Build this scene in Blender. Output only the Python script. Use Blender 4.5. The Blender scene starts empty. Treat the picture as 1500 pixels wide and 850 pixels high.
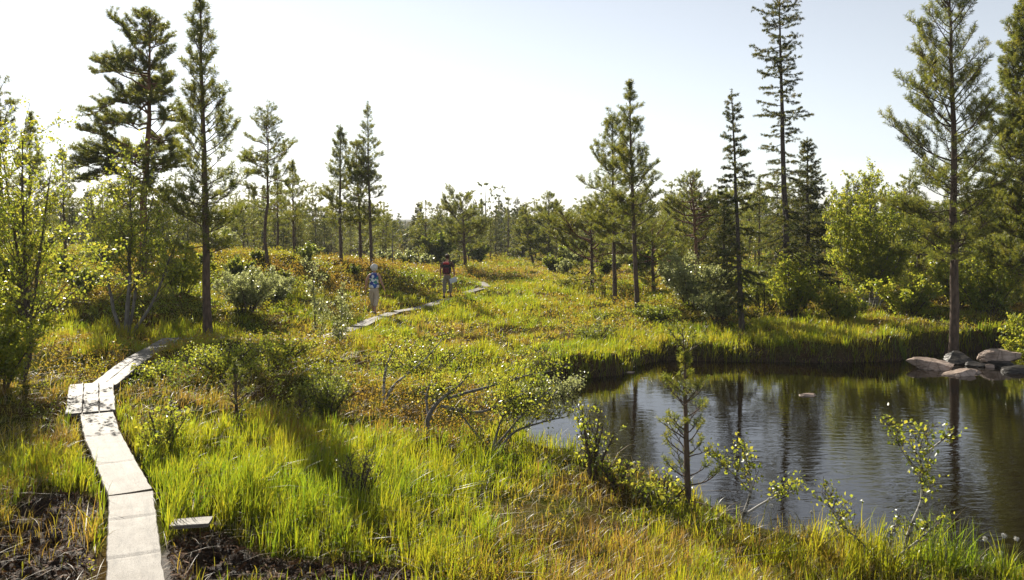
import bpy, math, random
import numpy as np
from mathutils import Vector

S = bpy.context.scene
COL = S.collection
R = math.radians
CAMZ, F, PX0, PY0 = 3.2, 1250.0, 750.0, 320.0      # eye height, focal length and horizon of the photograph (its pixels)
SUN_EL, SUN_AZ = 32.0, -27.0                        # sun ahead of the camera, to the left
ZW = -0.6                                           # water level

# ------------------------------------------------------------------ noise
_tab = np.random.RandomState(7).rand(8, 256, 256)

def vnoise(x, y, k=0):
    x = np.asarray(x, float); y = np.asarray(y, float)
    xi = np.floor(x); yi = np.floor(y)
    fx = x - xi; fy = y - yi
    fx = fx*fx*(3-2*fx); fy = fy*fy*(3-2*fy)
    a = xi.astype(np.int64) & 255; b = yi.astype(np.int64) & 255
    a1 = (a+1) & 255; b1 = (b+1) & 255
    t = _tab[k % 8]
    return (t[a, b]*(1-fx)+t[a1, b]*fx)*(1-fy)+(t[a, b1]*(1-fx)+t[a1, b1]*fx)*fy

def fbm(x, y, o=3, k=0):
    s = 0; a = 1; n = 0
    for i in range(o):
        s = s+a*vnoise(x*2**i+17.3*i, y*2**i+5.1*i, k+i); n += a; a *= .5
    return s/n

def sstep(a, b, x):
    t = np.clip((x-a)/(b-a), 0, 1)
    return t*t*(3-2*t)

# ------------------------------------------------------------------ the lie of the land
def P(px, py, z):
    d = F*(CAMZ-z)/(py-PY0)
    return ((px-PX0)/F*d, d, z)

CTRL = [P(*c) for c in [
    (150, 850, .05), (235, 850, .02), (0, 850, -.02), (-200, 850, 0), (40, 770, 0), (130, 620, .16), (60, 700, .06), (420, 850, -.12),
    (600, 850, -.08), (850, 850, -.2), (1200, 850, -.34), (1500, 850, -.42), (1700, 850, -.42), (500, 700, .0), (700, 690, -.12), (300, 620, .2),
    (300, 700, .08), (160, 560, .16), (400, 530, .40), (345, 512, .56), (420, 512, .50), (300, 522, .44), (470, 520, .18), (480, 500, -.08), (400, 499, .02), (330, 499, .12), (305, 497, .2), (250, 505, .12), (110, 490, .25), (40, 560, .3),
    (-60, 520, .4), (0, 420, 1.25), (110, 400, 1.25), (200, 440, .75), (400, 374, 1.55), (250, 366, 1.65), (100, 368, 1.7), (-100, 372, 1.7),
    (500, 382, 1.2), (545, 392, .82), (400, 430, .62), (340, 460, .45), (600, 425, .15), (560, 405, .6), (470, 440, .35), (650, 440, -.22), (548, 468, -.25),
    (700, 421, -.22), (800, 386, -.2), (900, 440, -.22), (1000, 388, -.2), (800, 480, -.26), (900, 505, -.3), (740, 560, -.3), (600, 560, -.1), (620, 620, -.06),
    (1000, 492, -.2), (1100, 492, -.15), (1200, 488, -.12), (1400, 492, .0), (1500, 492, .2), (1700, 490, .4), (1200, 420, .0), (1450, 410, .3), (640, 395, -.1),
    (600, 505, -.22), (700, 500, -.26)]]
CTRL += [(0, 3.0, .95), (-4, 3, .9), (4, 3, .6), (0, 0, 1.55), (0, -6, 1.7), (-8, 0, 1.2), (8, 0, .8), (0, 5, .35), (-5, 5.2, .2), (5, 5, 0), (-3, 6.2, .1), (2, 6.2, -.05)]
CTRL += [(-40, 62, .6), (-20, 62, .3), (-8, 70, -.6), (0, 80, -.6), (20, 80, -.4), (45, 60, .3), (-30, 85, -1.6), (0, 110, -1.9), (40, 110, -1.2), (-60, 120, -2), (70, 130, -1.5),
         (-60, 200, -2.2), (0, 200, -2.2), (80, 220, -1.8), (-200, 600, -1), (200, 600, 0), (0, 500, -1.5), (0, 1500, -1), (-1000, 1500, 0), (1000, 1500, 0), (0, 3500, -1)]
CTRL = np.array(CTRL)

def _uv(x, y):
    yy = np.maximum(y+9.0, 1.0)
    return x/yy*1.6, np.log(yy)*1.7
_CU, _CV = _uv(CTRL[:, 0], CTRL[:, 1])

def idw(x, y):
    u, v = _uv(x, y)
    num = np.zeros_like(u); den = np.zeros_like(u)
    for cu, cv, cz in zip(_CU, _CV, CTRL[:, 2]):
        w = 1.0/((u-cu)**2+(v-cv)**2+.0025)**1.7
        num += w*cz; den += w
    return num/den

POND = np.array([P(px, py, ZW)[:2] for px, py in [
    (2300, 880), (1700, 868), (1500, 856), (1400, 845), (1300, 838), (1200, 822), (1100, 790), (1020, 758), (930, 722), (860, 700), (800, 686), (755, 664), (735, 640), (752, 612),
    (790, 580), (796, 562), (850, 557), (915, 550), (945, 536), (975, 529), (1050, 531), (1130, 531), (1210, 533), (1290, 531), (1320, 530), (1345, 522), (1400, 518),
    (1450, 514), (1520, 512), (1650, 514), (1900, 550), (2400, 600)]])

def pond_sd(x, y):
    """signed distance to the shore: negative in the pond"""
    d = np.full(x.shape, 1e9); inside = np.zeros(x.shape, bool)
    n = len(POND)
    for i in range(n):
        ax, ay = POND[i]; bx, by = POND[(i+1) % n]
        ex, ey = bx-ax, by-ay
        t = np.clip(((x-ax)*ex+(y-ay)*ey)/(ex*ex+ey*ey), 0, 1)
        d = np.minimum(d, (x-ax-t*ex)**2+(y-ay-t*ey)**2)
        c = ((ay > y) != (by > y)) & (x < ex*(y-ay)/(ey if abs(ey) > 1e-9 else 1e-9)+ax)
        inside ^= c
    d = np.sqrt(d)
    d = d+.16*(fbm(x*1.1, y*1.1, 2, 3)-.5)*np.clip(d*8, .3, 1)
    return np.where(inside, -d, d)

# walked line: pieces of boardwalk as (photo px, photo py) of the centre line; turned into ground points below
WALK_PX = [[(199, 900), (197, 850), (192, 741)], [(191, 739), (168, 690), (149, 650), (141, 614)], [(133, 618), (134, 574)],
           [(150, 576), (196, 538), (252, 503)], [(256, 501), (300, 497), (345, 498)], [(352, 499), (410, 500), (466, 498)], [(472, 497), (500, 490), (521, 483)],
           [(525, 481), (548, 470), (576, 461)], [(580, 459), (600, 456), (620, 452)], [(624, 451), (640, 446), (656, 440)], [(682, 431), (695, 427), (707, 424)], [(712, 422), (708, 418), (703, 415)]]

def base_h(x, y):
    return idw(x, y)

def ray(px, py, hf=None):
    ys = np.concatenate([np.arange(5.5, 40, .05), np.arange(40, 160, .25)])
    xs = (px-PX0)/F*ys
    zr = CAMZ-(py-PY0)/F*ys
    hh = (hf or base_h)(xs, ys)
    k = np.argmax(zr <= hh)
    return xs[k], ys[k], hh[k]

WALK = [np.array([ray(*p) for p in seg]) for seg in WALK_PX]

def walk_dist(x, y):
    d = np.full(np.shape(x), 1e9)
    for seg in WALK:
        for a, b in zip(seg[:-1], seg[1:]):
            ex, ey = b[0]-a[0], b[1]-a[1]
            t = np.clip(((x-a[0])*ex+(y-a[1])*ey)/(ex*ex+ey*ey), 0, 1)
            d = np.minimum(d, (x-a[0]-t*ex)**2+(y-a[1]-t*ey)**2)
    return np.sqrt(d)

def to_px(x, y, z):
    return PX0+F*x/y, PY0+F*(CAMZ-z)/y

def blobs(px, py, L):
    s = 0
    for cx, cy, rx, ry, w in L:
        s = s+w*np.exp(-(((px-cx)/rx)**2+((py-cy)/ry)**2))
    return s

MUD = [(60, 800, 90, 60, 1.), (95, 745, 60, 22, .9), (20, 850, 90, 40, 1), (300, 830, 75, 38, 1.1), (430, 856, 170, 36, 1.15), (300, 795, 40, 16, .6)]
SEDGE = [(400, 725, 230, 75, 1.2), (190, 492, 180, 20, 1.1), (520, 740, 110, 50, .7), (740, 455, 200, 34, 1.), (860, 420, 120, 18, .5), (560, 500, 90, 30, .6), (1320, 830, 280, 34, 1.2),
         (700, 705, 140, 30, .5), (420, 440, 60, 30, .5), (1150, 500, 220, 22, 1.4), (900, 520, 90, 25, 1.), (1010, 760, 120, 40, .7), (700, 540, 80, 30, .4), (150, 690, 50, 60, .6), (20, 690, 60, 20, .5)]
RUSTY = [(1000, 840, 260, 38, 1.1), (780, 715, 190, 26, .7), (60, 665, 70, 35, .7), (850, 560, 60, 30, .2), (1250, 470, 100, 20, .3), (700, 400, 120, 14, .5), (480, 640, 120, 24, .5),
         (900, 400, 160, 14, .7), (680, 480, 120, 12, .4), (160, 790, 40, 40, .3)]
HEATH = [(190, 540, 130, 26, 1.2), (340, 400, 260, 30, 1.1), (420, 540, 130, 45, 1.2), (90, 430, 130, 40, .9), (1000, 440, 110, 30, .7), (580, 600, 110, 50, .7), (880, 480, 120, 24, .5), (640, 640, 70, 25, .5),
         (260, 440, 130, 40, .8), (560, 405, 90, 22, .9), (50, 620, 60, 30, .5), (250, 600, 60, 30, .5)]

HILL = [(330, 392, 230, 24, 1.), (185, 545, 100, 24, .8), (560, 405, 70, 20, .8), (120, 430, 90, 22, .7), (430, 545, 80, 24, .5), (1000, 450, 90, 18, .4), (870, 490, 90, 16, .5)]

def zones(x, y, z):
    px, py = to_px(x, y, z)
    n1 = fbm(x*.5, y*.5, 3, 1); n2 = fbm(x*.7+9, y*.7, 3, 4); n3 = fbm(x*.6, y*.6+31, 3, 2)
    mud = blobs(px, py, MUD)+(n1-.5)*1.0
    mud = sstep(.55, .8, mud)*(y < 12)
    hill = blobs(px, py, HILL)
    mid = sstep(13, 22, y)
    n4 = fbm(x*1.6+3, y*1.6, 2, 0)
    g = .35-.04*mid+blobs(px, py, SEDGE)*(1-.12*mid)+(n1-.5)*1.5+(n4-.5)*1.1*mid-.55*hill
    r = .3+.16*mid+blobs(px, py, RUSTY)+(n2-.5)*1.6
    h = .3+blobs(px, py, HEATH)+(n3-.5)*1.4-(n4-.5)*.8*mid+.3*hill
    return mud, g, r, h

def height(x, y):
    x = np.asarray(x, float); y = np.asarray(y, float)
    z = idw(x, y)
    px, py = to_px(x, np.maximum(y, 1.), z)
    vis = sstep(4.5, 6.5, y)
    hz = np.clip(.3+blobs(px, py, HEATH), 0, 1)*vis
    wd = walk_dist(x, y)
    calm = sstep(.25, .9, wd)
    fade = 1-sstep(60, 130, y)
    hum = (fbm(x*.9, y*.9, 3, 5)-.5)*(.16+.42*hz)+(fbm(x*2.7, y*2.7, 2, 6)-.5)*(.08+.12*hz)
    mud = np.clip(blobs(px, py, MUD), 0, 1.1)*(y < 12)*vis
    z = z+hum*calm*fade*(1-.6*mud)
    z = z+mud*calm*(-.14+.22*(fbm(x*2.6, y*2.6, 2, 2)-.4)+.34*(fbm(x*7, y*7, 3, 1)-.5))
    z = z-.30*np.clip(blobs(px, py, [(300, 815, 50, 30, 1.0)]), 0, 1)*(y < 12)*calm*vis
    near = (y > 5) & (y < 70)
    sd = np.full(x.shape, 99.)
    if near.any():
        sd[near] = pond_sd(x[near], y[near])
    bank = sstep(-.02, .42, sd)
    floor = ZW-.12-np.minimum(1.0, .45*np.maximum(-sd, 0))
    z = np.where(sd < 6, np.maximum(z, ZW+.16), z)
    return np.where(sd < 0, floor, floor*(1-bank)+z*bank)

def hz1(x, y):
    return float(height(np.array([x]), np.array([y]))[0])

# ------------------------------------------------------------------ mesh building
class MB:
    def __init__(s):
        s.v = []; s.t = []; s.q = []; s.a = []; s.n = 0
    def add(s, v, t=None, q=None, a=.5):
        v = np.asarray(v, np.float32).reshape(-1, 3)
        s.v.append(v)
        s.a.append(np.broadcast_to(np.asarray(a, np.float32), (len(v),)))
        if t is not None and len(t): s.t.append(np.asarray(t, np.int64).reshape(-1, 3)+s.n)
        if q is not None and len(q): s.q.append(np.asarray(q, np.int64).reshape(-1, 4)+s.n)
        s.n += len(v)
    def mesh(s, name, mat, smooth=False):
        me = bpy.data.meshes.new(name)
        v = np.concatenate(s.v); a = np.concatenate(s.a)
        t = np.concatenate(s.t) if s.t else np.zeros((0, 3), np.int64)
        q = np.concatenate(s.q) if s.q else np.zeros((0, 4), np.int64)
        me.vertices.add(len(v)); me.vertices.foreach_set('co', v.ravel())
        nl = len(t)*3+len(q)*4
        me.loops.add(nl); me.loops.foreach_set('vertex_index', np.concatenate([t.ravel(), q.ravel()]).astype(np.int32))
        me.polygons.add(len(t)+len(q))
        st = np.concatenate([np.arange(len(t))*3, len(t)*3+np.arange(len(q))*4]).astype(np.int32)
        me.polygons.foreach_set('loop_start', st)
        if smooth: me.polygons.foreach_set('use_smooth', np.ones(len(st), bool))
        at = me.attributes.new('rnd', 'FLOAT', 'POINT'); at.data.foreach_set('value', a)
        me.update(calc_edges=True)
        me.materials.append(mat)
        return me
    def merge(s, o):
        """take o's geometry in with a second material"""
        s.mark = (sum(len(t) for t in s.t), sum(len(q) for q in s.q))
        s.v += o.v; s.a += o.a; s.t += [t+s.n for t in o.t]; s.q += [q+s.n for q in o.q]; s.n += o.n
    def build(s, name, mat, parent=None, smooth=False, mat2=None):
        o = bpy.data.objects.new(name, s.mesh(name, mat, smooth)); COL.objects.link(o)
        if mat2:
            o.data.materials.append(mat2)
            nt_, nq_ = sum(len(t) for t in s.t), sum(len(q) for q in s.q)
            mi = np.zeros(nt_+nq_, np.int32); mi[s.mark[0]:nt_] = 1; mi[nt_+s.mark[1]:] = 1
            o.data.polygons.foreach_set('material_index', mi)
        if parent: o.parent = parent
        return o

def tag(o, label=None, cat=None, group=None, kind=None):
    for k, v in (('label', label), ('category', cat), ('group', group), ('kind', kind)):
        if v: o[k] = v
    return o

def thing(name, label, cat, loc=(0, 0, 0), rz=0, group=None):
    o = bpy.data.objects.new(name, None); COL.objects.link(o)
    o.location = loc; o.rotation_euler = (0, 0, rz); o.empty_display_size = .2
    return tag(o, label, cat, group)

def dup(root, loc, rz, label, group, sc=1.0):
    r = root.copy(); COL.objects.link(r); r.location = loc; r.rotation_euler = (0, 0, rz); r.scale = (sc, sc, sc)
    r['label'] = label; r['group'] = group
    for ch in list(root.children):
        c = ch.copy(); COL.objects.link(c); c.parent = r
    return r

def unit(v):
    v = np.asarray(v, float)
    return v/np.maximum(np.linalg.norm(v, axis=-1, keepdims=True), 1e-9)

def tube(mb, pts, rad, n=6, a=.5, cap=True):
    pts = np.asarray(pts, float); m = len(pts)
    rad = np.broadcast_to(np.asarray(rad, float), (m,))
    t = unit(np.gradient(pts, axis=0))
    ref = np.array([0., 0, 1]) if abs(t[0][2]) < .8 else np.array([0., 1, 0])
    u = unit(np.cross(t, ref)); w = np.cross(t, u)
    ang = np.linspace(0, 2*np.pi, n, endpoint=False)
    ring = pts[:, None]+rad[:, None, None]*(np.cos(ang)[None, :, None]*u[:, None]+np.sin(ang)[None, :, None]*w[:, None])
    i = np.arange(m-1)[:, None]*n; j = np.arange(n)[None]; j1 = (j+1) % n
    q = np.stack([i+j, i+j1, i+n+j1, i+n+j], -1).reshape(-1, 4)
    v = ring.reshape(-1, 3); tri = None
    if cap:
        v = np.vstack([v, pts[-1]+t[-1]*rad[-1]*.5])
        k = (m-1)*n
        tri = np.stack([k+np.arange(n), k+(np.arange(n)+1) % n, np.full(n, m*n)], -1)
    mb.add(v, tri, q, a)

def needles(mb, C, D, L, k, nl, nw, rng, sp=.75, a0=0., a1=1.):
    C = np.asarray(C, float); D = unit(D); N = len(C)
    if not N: return
    L = np.broadcast_to(L, (N,))
    C = np.repeat(C, k, 0); Dk = np.repeat(D, k, 0); Lk = np.repeat(L, k)
    s = rng.rand(N*k)
    r = rng.normal(size=(N*k, 3)); r -= (r*Dk).sum(1, keepdims=True)*Dk; r = unit(r)
    d = unit(Dk*(1-sp*.6)+r*sp+rng.normal(size=(N*k, 3))*.12)
    b = C+Dk*(Lk*s)[:, None]
    w = unit(np.cross(d, rng.normal(size=(N*k, 3))))*(nw*.5)
    ln = nl*(.7+.6*rng.rand(N*k))[:, None]
    v = np.stack([b-w*.6, b+w*.6, b+d*ln*.6+w, b+d*ln, b+d*ln*.6-w], 1).reshape(-1, 3)
    i = np.arange(N*k)*5
    a = np.repeat(np.repeat(a0+(a1-a0)*rng.rand(N), k)*.7+.3*rng.rand(N*k), 5)
    mb.add(v, np.stack([i+2, i+3, i+4], -1), np.stack([i, i+1, i+2, i+4], -1), a)

def leaves(mb, Pp, size, rng, droop=.35, wid=.36):
    Pp = np.asarray(Pp, float); N = len(Pp)
    if not N: return
    d = rng.normal(size=(N, 3)); d[:, 2] -= droop; d = unit(d)
    s = unit(np.cross(d, rng.normal(size=(N, 3)))); n = np.cross(s, d)
    z = (size*(.6+.8*rng.rand(N)))[:, None]
    v = np.stack([Pp, Pp+d*z*.45+s*z*wid+n*z*.1, Pp+d*z, Pp+d*z*.45-s*z*wid+n*z*.1], 1).reshape(-1, 3)
    i = np.arange(N)*4
    a = np.repeat(rng.rand(N), 4)
    mb.add(v, np.concatenate([np.stack([i, i+1, i+2], -1), np.stack([i, i+2, i+3], -1)]), None, a)

def sweep(p, d, L, n, rng, up=0., wig=.15):
    """a bending branch: n+1 points"""
    pts = [np.array(p, float)]; d = unit(np.array(d, float)); st = L/n
    for i in range(n):
        d = unit(d+np.array([0, 0, up/n])+rng.normal(size=3)*wig/math.sqrt(n))
        pts.append(pts[-1]+d*st)
    return np.array(pts)

def lerp_pts(pts, s):
    k = s*(len(pts)-1); i = min(int(k), len(pts)-2); f = k-i
    return pts[i]*(1-f)+pts[i+1]*f, unit(pts[i+1]-pts[i])

# ------------------------------------------------------------------ materials
def mat_new(name):
    m = bpy.data.materials.new(name); m.use_nodes = True
    nt = m.node_tree; nt.nodes.clear()
    return m, nt, nt.nodes.new, nt.links.new

def ramp(nt, cols):
    r = nt.nodes.new('ShaderNodeValToRGB')
    el = r.color_ramp.elements
    while len(el) < len(cols): el.new(.5)
    for i, c in enumerate(cols):
        if len(c) == 4: el[i].position = c[3]
        else: el[i].position = i/(len(cols)-1)
    for i, c in enumerate(cols): el[i].color = (*c[:3], 1)
    return r

def foliage(name, cols, trans, tf=.5, rough=.45, spec=.5, patch=.35):
    m, nt, N, L = mat_new(name)
    at = N('ShaderNodeAttribute'); at.attribute_name = 'rnd'
    geo = N('ShaderNodeNewGeometry')
    nz = N('ShaderNodeTexNoise'); nz.inputs['Scale'].default_value = 1.7; nz.inputs['Detail'].default_value = 1
    L(geo.outputs['Position'], nz.inputs['Vector'])
    ma = N('ShaderNodeMath'); ma.operation = 'MULTIPLY_ADD'; ma.inputs[1].default_value = patch*2; ma.inputs[2].default_value = -patch
    L(nz.outputs['Fac'], ma.inputs[0])
    ad = N('ShaderNodeMath'); ad.operation = 'ADD'; ad.use_clamp = True
    L(at.outputs['Fac'], ad.inputs[0]); L(ma.outputs[0], ad.inputs[1])
    r1 = ramp(nt, cols); r2 = ramp(nt, trans)
    L(ad.outputs[0], r1.inputs[0]); L(ad.outputs[0], r2.inputs[0])
    b = N('ShaderNodeBsdfPrincipled'); b.inputs['Roughness'].default_value = rough; b.inputs['Specular IOR Level'].default_value = spec
    L(r1.outputs[0], b.inputs['Base Color'])
    t = N('ShaderNodeBsdfTranslucent'); L(r2.outputs[0], t.inputs['Color'])
    mx = N('ShaderNodeMixShader'); mx.inputs[0].default_value = tf
    L(b.outputs[0], mx.inputs[1]); L(t.outputs[0], mx.inputs[2])
    o = N('ShaderNodeOutputMaterial'); L(mx.outputs[0], o.inputs[0])
    return m

def solid(name, c1, c2, scale=8., rough=.8, bump=.3, stretch=(1, 1, 1), spec=.3, detail=4, lo=.3, hi=.7, coord='Object'):
    m, nt, N, L = mat_new(name)
    tc = N('ShaderNodeTexCoord'); mp = N('ShaderNodeMapping'); mp.inputs['Scale'].default_value = stretch
    L(tc.outputs[coord], mp.inputs[0])
    nz = N('ShaderNodeTexNoise'); nz.inputs['Scale'].default_value = scale; nz.inputs['Detail'].default_value = detail
    L(mp.outputs[0], nz.inputs['Vector'])
    r = ramp(nt, [(*c1, lo), (*c2, hi)]); L(nz.outputs['Fac'], r.inputs[0])
    b = N('ShaderNodeBsdfPrincipled'); b.inputs['Roughness'].default_value = rough; b.inputs['Specular IOR Level'].default_value = spec
    L(r.outputs[0], b.inputs['Base Color'])
    if bump:
        bp = N('ShaderNodeBump'); bp.inputs['Strength'].default_value = bump; bp.inputs['Distance'].default_value = .02
        L(nz.outputs['Fac'], bp.inputs['Height']); L(bp.outputs[0], b.inputs['Normal'])
    o = N('ShaderNodeOutputMaterial'); L(b.outputs[0], o.inputs[0])
    return m

M = {}
M['pine'] = foliage('pine_needles', [(.030, .050, .016), (.050, .074, .020), (.085, .095, .022)], [(.20, .25, .03), (.36, .37, .04), (.50, .44, .05)], .44, .42, .4)
M['spruce'] = foliage('spruce_needles', [(.022, .040, .016), (.036, .056, .018), (.07, .07, .02)], [(.08, .11, .02), (.17, .18, .025), (.36, .28, .04)], .40, .45, .35)
M['birch'] = foliage('birch_leaves', [(.06, .10, .018), (.09, .13, .02), (.14, .15, .025)], [(.40, .50, .04), (.58, .60, .05), (.75, .66, .07)], .5, .34, .55)
M['willow'] = foliage('willow_leaves', [(.10, .13, .06), (.14, .165, .075), (.19, .20, .10)], [(.40, .44, .14), (.52, .54, .18), (.62, .62, .24)], .48, .3, .7)
M['juniper'] = foliage('juniper_needles', [(.04, .07, .02), (.07, .10, .022), (.11, .13, .028)], [(.25, .34, .03), (.42, .46, .05), (.55, .54, .06)], .45, .4, .5)
M['sedge'] = foliage('sedge_blades', [(.055, .095, .012), (.105, .13, .014), (.17, .155, .02), (.20, .14, .035)], [(.28, .41, .02), (.50, .54, .02), (.63, .55, .03), (.58, .40, .06)], .52, .38, .5, .22)
M['rusty'] = foliage('rusty_blades', [(.07, .09, .016), (.14, .11, .022), (.17, .095, .028), (.25, .18, .09)], [(.44, .46, .03), (.60, .46, .04), (.60, .34, .06), (.62, .48, .18)], .45, .42, .4, .25)
M['straw'] = foliage('dead_straw', [(.16, .11, .055), (.28, .21, .12), (.40, .33, .22)], [(.3, .2, .08), (.4, .3, .14), (.5, .4, .2)], .25, .5, .4, .1)
M['litter'] = foliage('peat_scraps', [(.014, .009, .006), (.05, .026, .014), (.12, .052, .02), (.20, .12, .075)], [(.05, .03, .01), (.1, .05, .02), (.2, .1, .03), (.2, .15, .1)], .1, .75, .12, .1)
M['heath'] = foliage('heath_leaves', [(.05, .075, .014), (.10, .11, .018), (.13, .09, .02), (.11, .055, .018)], [(.28, .36, .03), (.52, .50, .03), (.54, .38, .04), (.42, .25, .035)], .48, .42, .4, .3)
M['pine_bark'] = solid('pine_bark', (.055, .04, .03), (.16, .11, .08), 14, .9, .8, (1, 1, .35))
M['red_bark'] = solid('red_pine_bark', (.10, .05, .028), (.26, .13, .07), 10, .85, .6, (1, 1, .4))
M['spruce_bark'] = solid('spruce_bark', (.045, .035, .03), (.11, .09, .075), 18, .9, .7, (1, 1, .5))
M['birch_bark'] = solid('birch_bark', (.07, .06, .05), (.42, .40, .37), 9, .7, .3, (1, 1, 3.), lo=.42, hi=.52)
M['twig'] = solid('twig_bark', (.05, .035, .028), (.13, .10, .08), 20, .8, .3)
M['grey_wood'] = solid('dead_grey_wood', (.09, .08, .07), (.24, .22, .20), 16, .85, .5, (1, 1, .3))

def ground_mat():
    m, nt, N, L = mat_new('bog_ground')
    geo = N('ShaderNodeNewGeometry')
    n1 = N('ShaderNodeTexNoise'); n1.inputs['Scale'].default_value = 1.1; n1.inputs['Detail'].default_value = 5
    n2 = N('ShaderNodeTexNoise'); n2.inputs['Scale'].default_value = 22; n2.inputs['Detail'].default_value = 5; n2.inputs['Roughness'].default_value = .7
    for n in (n1, n2): L(geo.outputs['Position'], n.inputs['Vector'])
    r1 = ramp(nt, [(.045, .05, .012, .28), (.10, .105, .02, .45), (.13, .09, .028, .58), (.085, .05, .022, .74)]); L(n1.outputs['Fac'], r1.inputs[0])
    r2 = ramp(nt, [(.25, .22, .2, .3), (1, 1, 1, .62)]); L(n2.outputs['Fac'], r2.inputs[0])
    mu = N('ShaderNodeMix'); mu.data_type = 'RGBA'; mu.blend_type = 'MULTIPLY'; mu.inputs[0].default_value = 1
    L(r1.outputs[0], mu.inputs[6]); L(r2.outputs[0], mu.inputs[7])
    peat = ramp(nt, [(.010, .006, .004, .35), (.045, .025, .013, .52), (.15, .085, .05, .75)]); L(n2.outputs['Fac'], peat.inputs[0])
    at = N('ShaderNodeAttribute'); at.attribute_name = 'rnd'
    mx = N('ShaderNodeMix'); mx.data_type = 'RGBA'; L(at.outputs['Fac'], mx.inputs[0]); L(mu.outputs[2], mx.inputs[6]); L(peat.outputs[0], mx.inputs[7])
    b = N('ShaderNodeBsdfPrincipled'); L(mx.outputs[2], b.inputs['Base Color'])
    rr = N('ShaderNodeMapRange'); rr.inputs[3].default_value = .95; rr.inputs[4].default_value = .62; L(at.outputs['Fac'], rr.inputs[0]); L(rr.outputs[0], b.inputs['Roughness'])
    sp = N('ShaderNodeMath'); sp.operation = 'MULTIPLY'; sp.inputs[1].default_value = .22; L(at.outputs['Fac'], sp.inputs[0]); L(sp.outputs[0], b.inputs['Specular IOR Level'])
    bp = N('ShaderNodeBump'); bp.inputs['Strength'].default_value = .9; bp.inputs['Distance'].default_value = .05
    L(n2.outputs['Fac'], bp.inputs['Height']); L(bp.outputs[0], b.inputs['Normal'])
    o = N('ShaderNodeOutputMaterial'); L(b.outputs[0], o.inputs[0])
    return m

def water_mat():
    m, nt, N, L = mat_new('bog_water')
    geo = N('ShaderNodeNewGeometry')
    mp = N('ShaderNodeMapping'); mp.inputs['Scale'].default_value = (2.2, 6.0, 1); mp.inputs['Rotation'].default_value = (0, 0, .15)
    L(geo.outputs['Position'], mp.inputs[0])
    n1 = N('ShaderNodeTexNoise'); n1.inputs['Scale'].default_value = 1.; n1.inputs['Detail'].default_value = 3; n1.inputs['Distortion'].default_value = .6
    L(mp.outputs[0], n1.inputs['Vector'])
    n3 = N('ShaderNodeTexNoise'); n3.inputs['Scale'].default_value = .22; n3.inputs['Detail'].default_value = 2
    L(geo.outputs['Position'], n3.inputs['Vector'])
    # ripples grow towards the near, wind-touched side of the pond
    sep = N('ShaderNodeSeparateXYZ'); L(geo.outputs['Position'], sep.inputs[0])
    mr = N('ShaderNodeMapRange'); mr.inputs[1].default_value = 21; mr.inputs[2].default_value = 11; mr.inputs[3].default_value = .12; mr.inputs[4].default_value = 1.0; L(sep.outputs['Y'], mr.inputs[0])
    mr2 = N('ShaderNodeMapRange'); mr2.inputs[1].default_value = .35; mr2.inputs[2].default_value = .65; mr2.inputs[3].default_value = .35; mr2.inputs[4].default_value = 1.0; L(n3.outputs['Fac'], mr2.inputs[0])
    mm = N('ShaderNodeMath'); mm.operation = 'MULTIPLY'; L(mr.outputs[0], mm.inputs[0]); L(mr2.outputs[0], mm.inputs[1])
    mh = N('ShaderNodeMath'); mh.operation = 'MULTIPLY'; L(mm.outputs[0], mh.inputs[0]); L(n1.outputs['Fac'], mh.inputs[1])
    bp = N('ShaderNodeBump'); bp.inputs['Strength'].default_value = 1.; bp.inputs['Distance'].default_value = .011
    L(mh.outputs[0], bp.inputs['Height'])
    b = N('ShaderNodeBsdfPrincipled'); b.inputs['Base Color'].default_value = (.008, .005, .002, 1)
    b.inputs['Roughness'].default_value = .04; b.inputs['IOR'].default_value = 1.7
    L(bp.outputs[0], b.inputs['Normal'])
    o = N('ShaderNodeOutputMaterial'); L(b.outputs[0], o.inputs[0])
    return m

# ------------------------------------------------------------------ ground, water
def rows():
    a = np.concatenate([np.linspace(-40, 4.5, 26)[:-1], 4.5*np.exp(np.linspace(0, math.log(60/4.5), 620))])
    return np.concatenate([a, 60*np.exp(np.linspace(0, math.log(3500/60), 70))[1:]])
ys = rows(); us = np.linspace(-1, 1, 561)
us = us*(.75+.25*np.abs(us)**3)/1.0
hw = np.where(ys > 0, .95*ys+12, 12+np.abs(ys)*.6)
gx = (us[None]*hw[:, None]); gy = np.repeat(ys[:, None], len(us), 1)
gz = height(gx.ravel(), gy.ravel()).reshape(gx.shape)
nr, nc = gx.shape
mudw = np.zeros(gx.shape)
sel = (gy > 5) & (gy < 60)
mm_, _, _, _ = zones(gx[sel], gy[sel], gz[sel]); mudw[sel] = mm_
mudw[sel] = np.maximum(mudw[sel], 1-sstep(.05, .5, pond_sd(gx[sel], gy[sel])))
ii = (np.arange(nr-1)[:, None]*nc+np.arange(nc-1)[None]).ravel()
g = MB(); g.add(np.stack([gx, gy, gz], -1), None, np.stack([ii, ii+1, ii+nc+1, ii+nc], -1), mudw.ravel())
tag(g.build('ground', ground_mat(), smooth=True), 'rolling mossy bog ground under the grass and heather', kind='structure')

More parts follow.
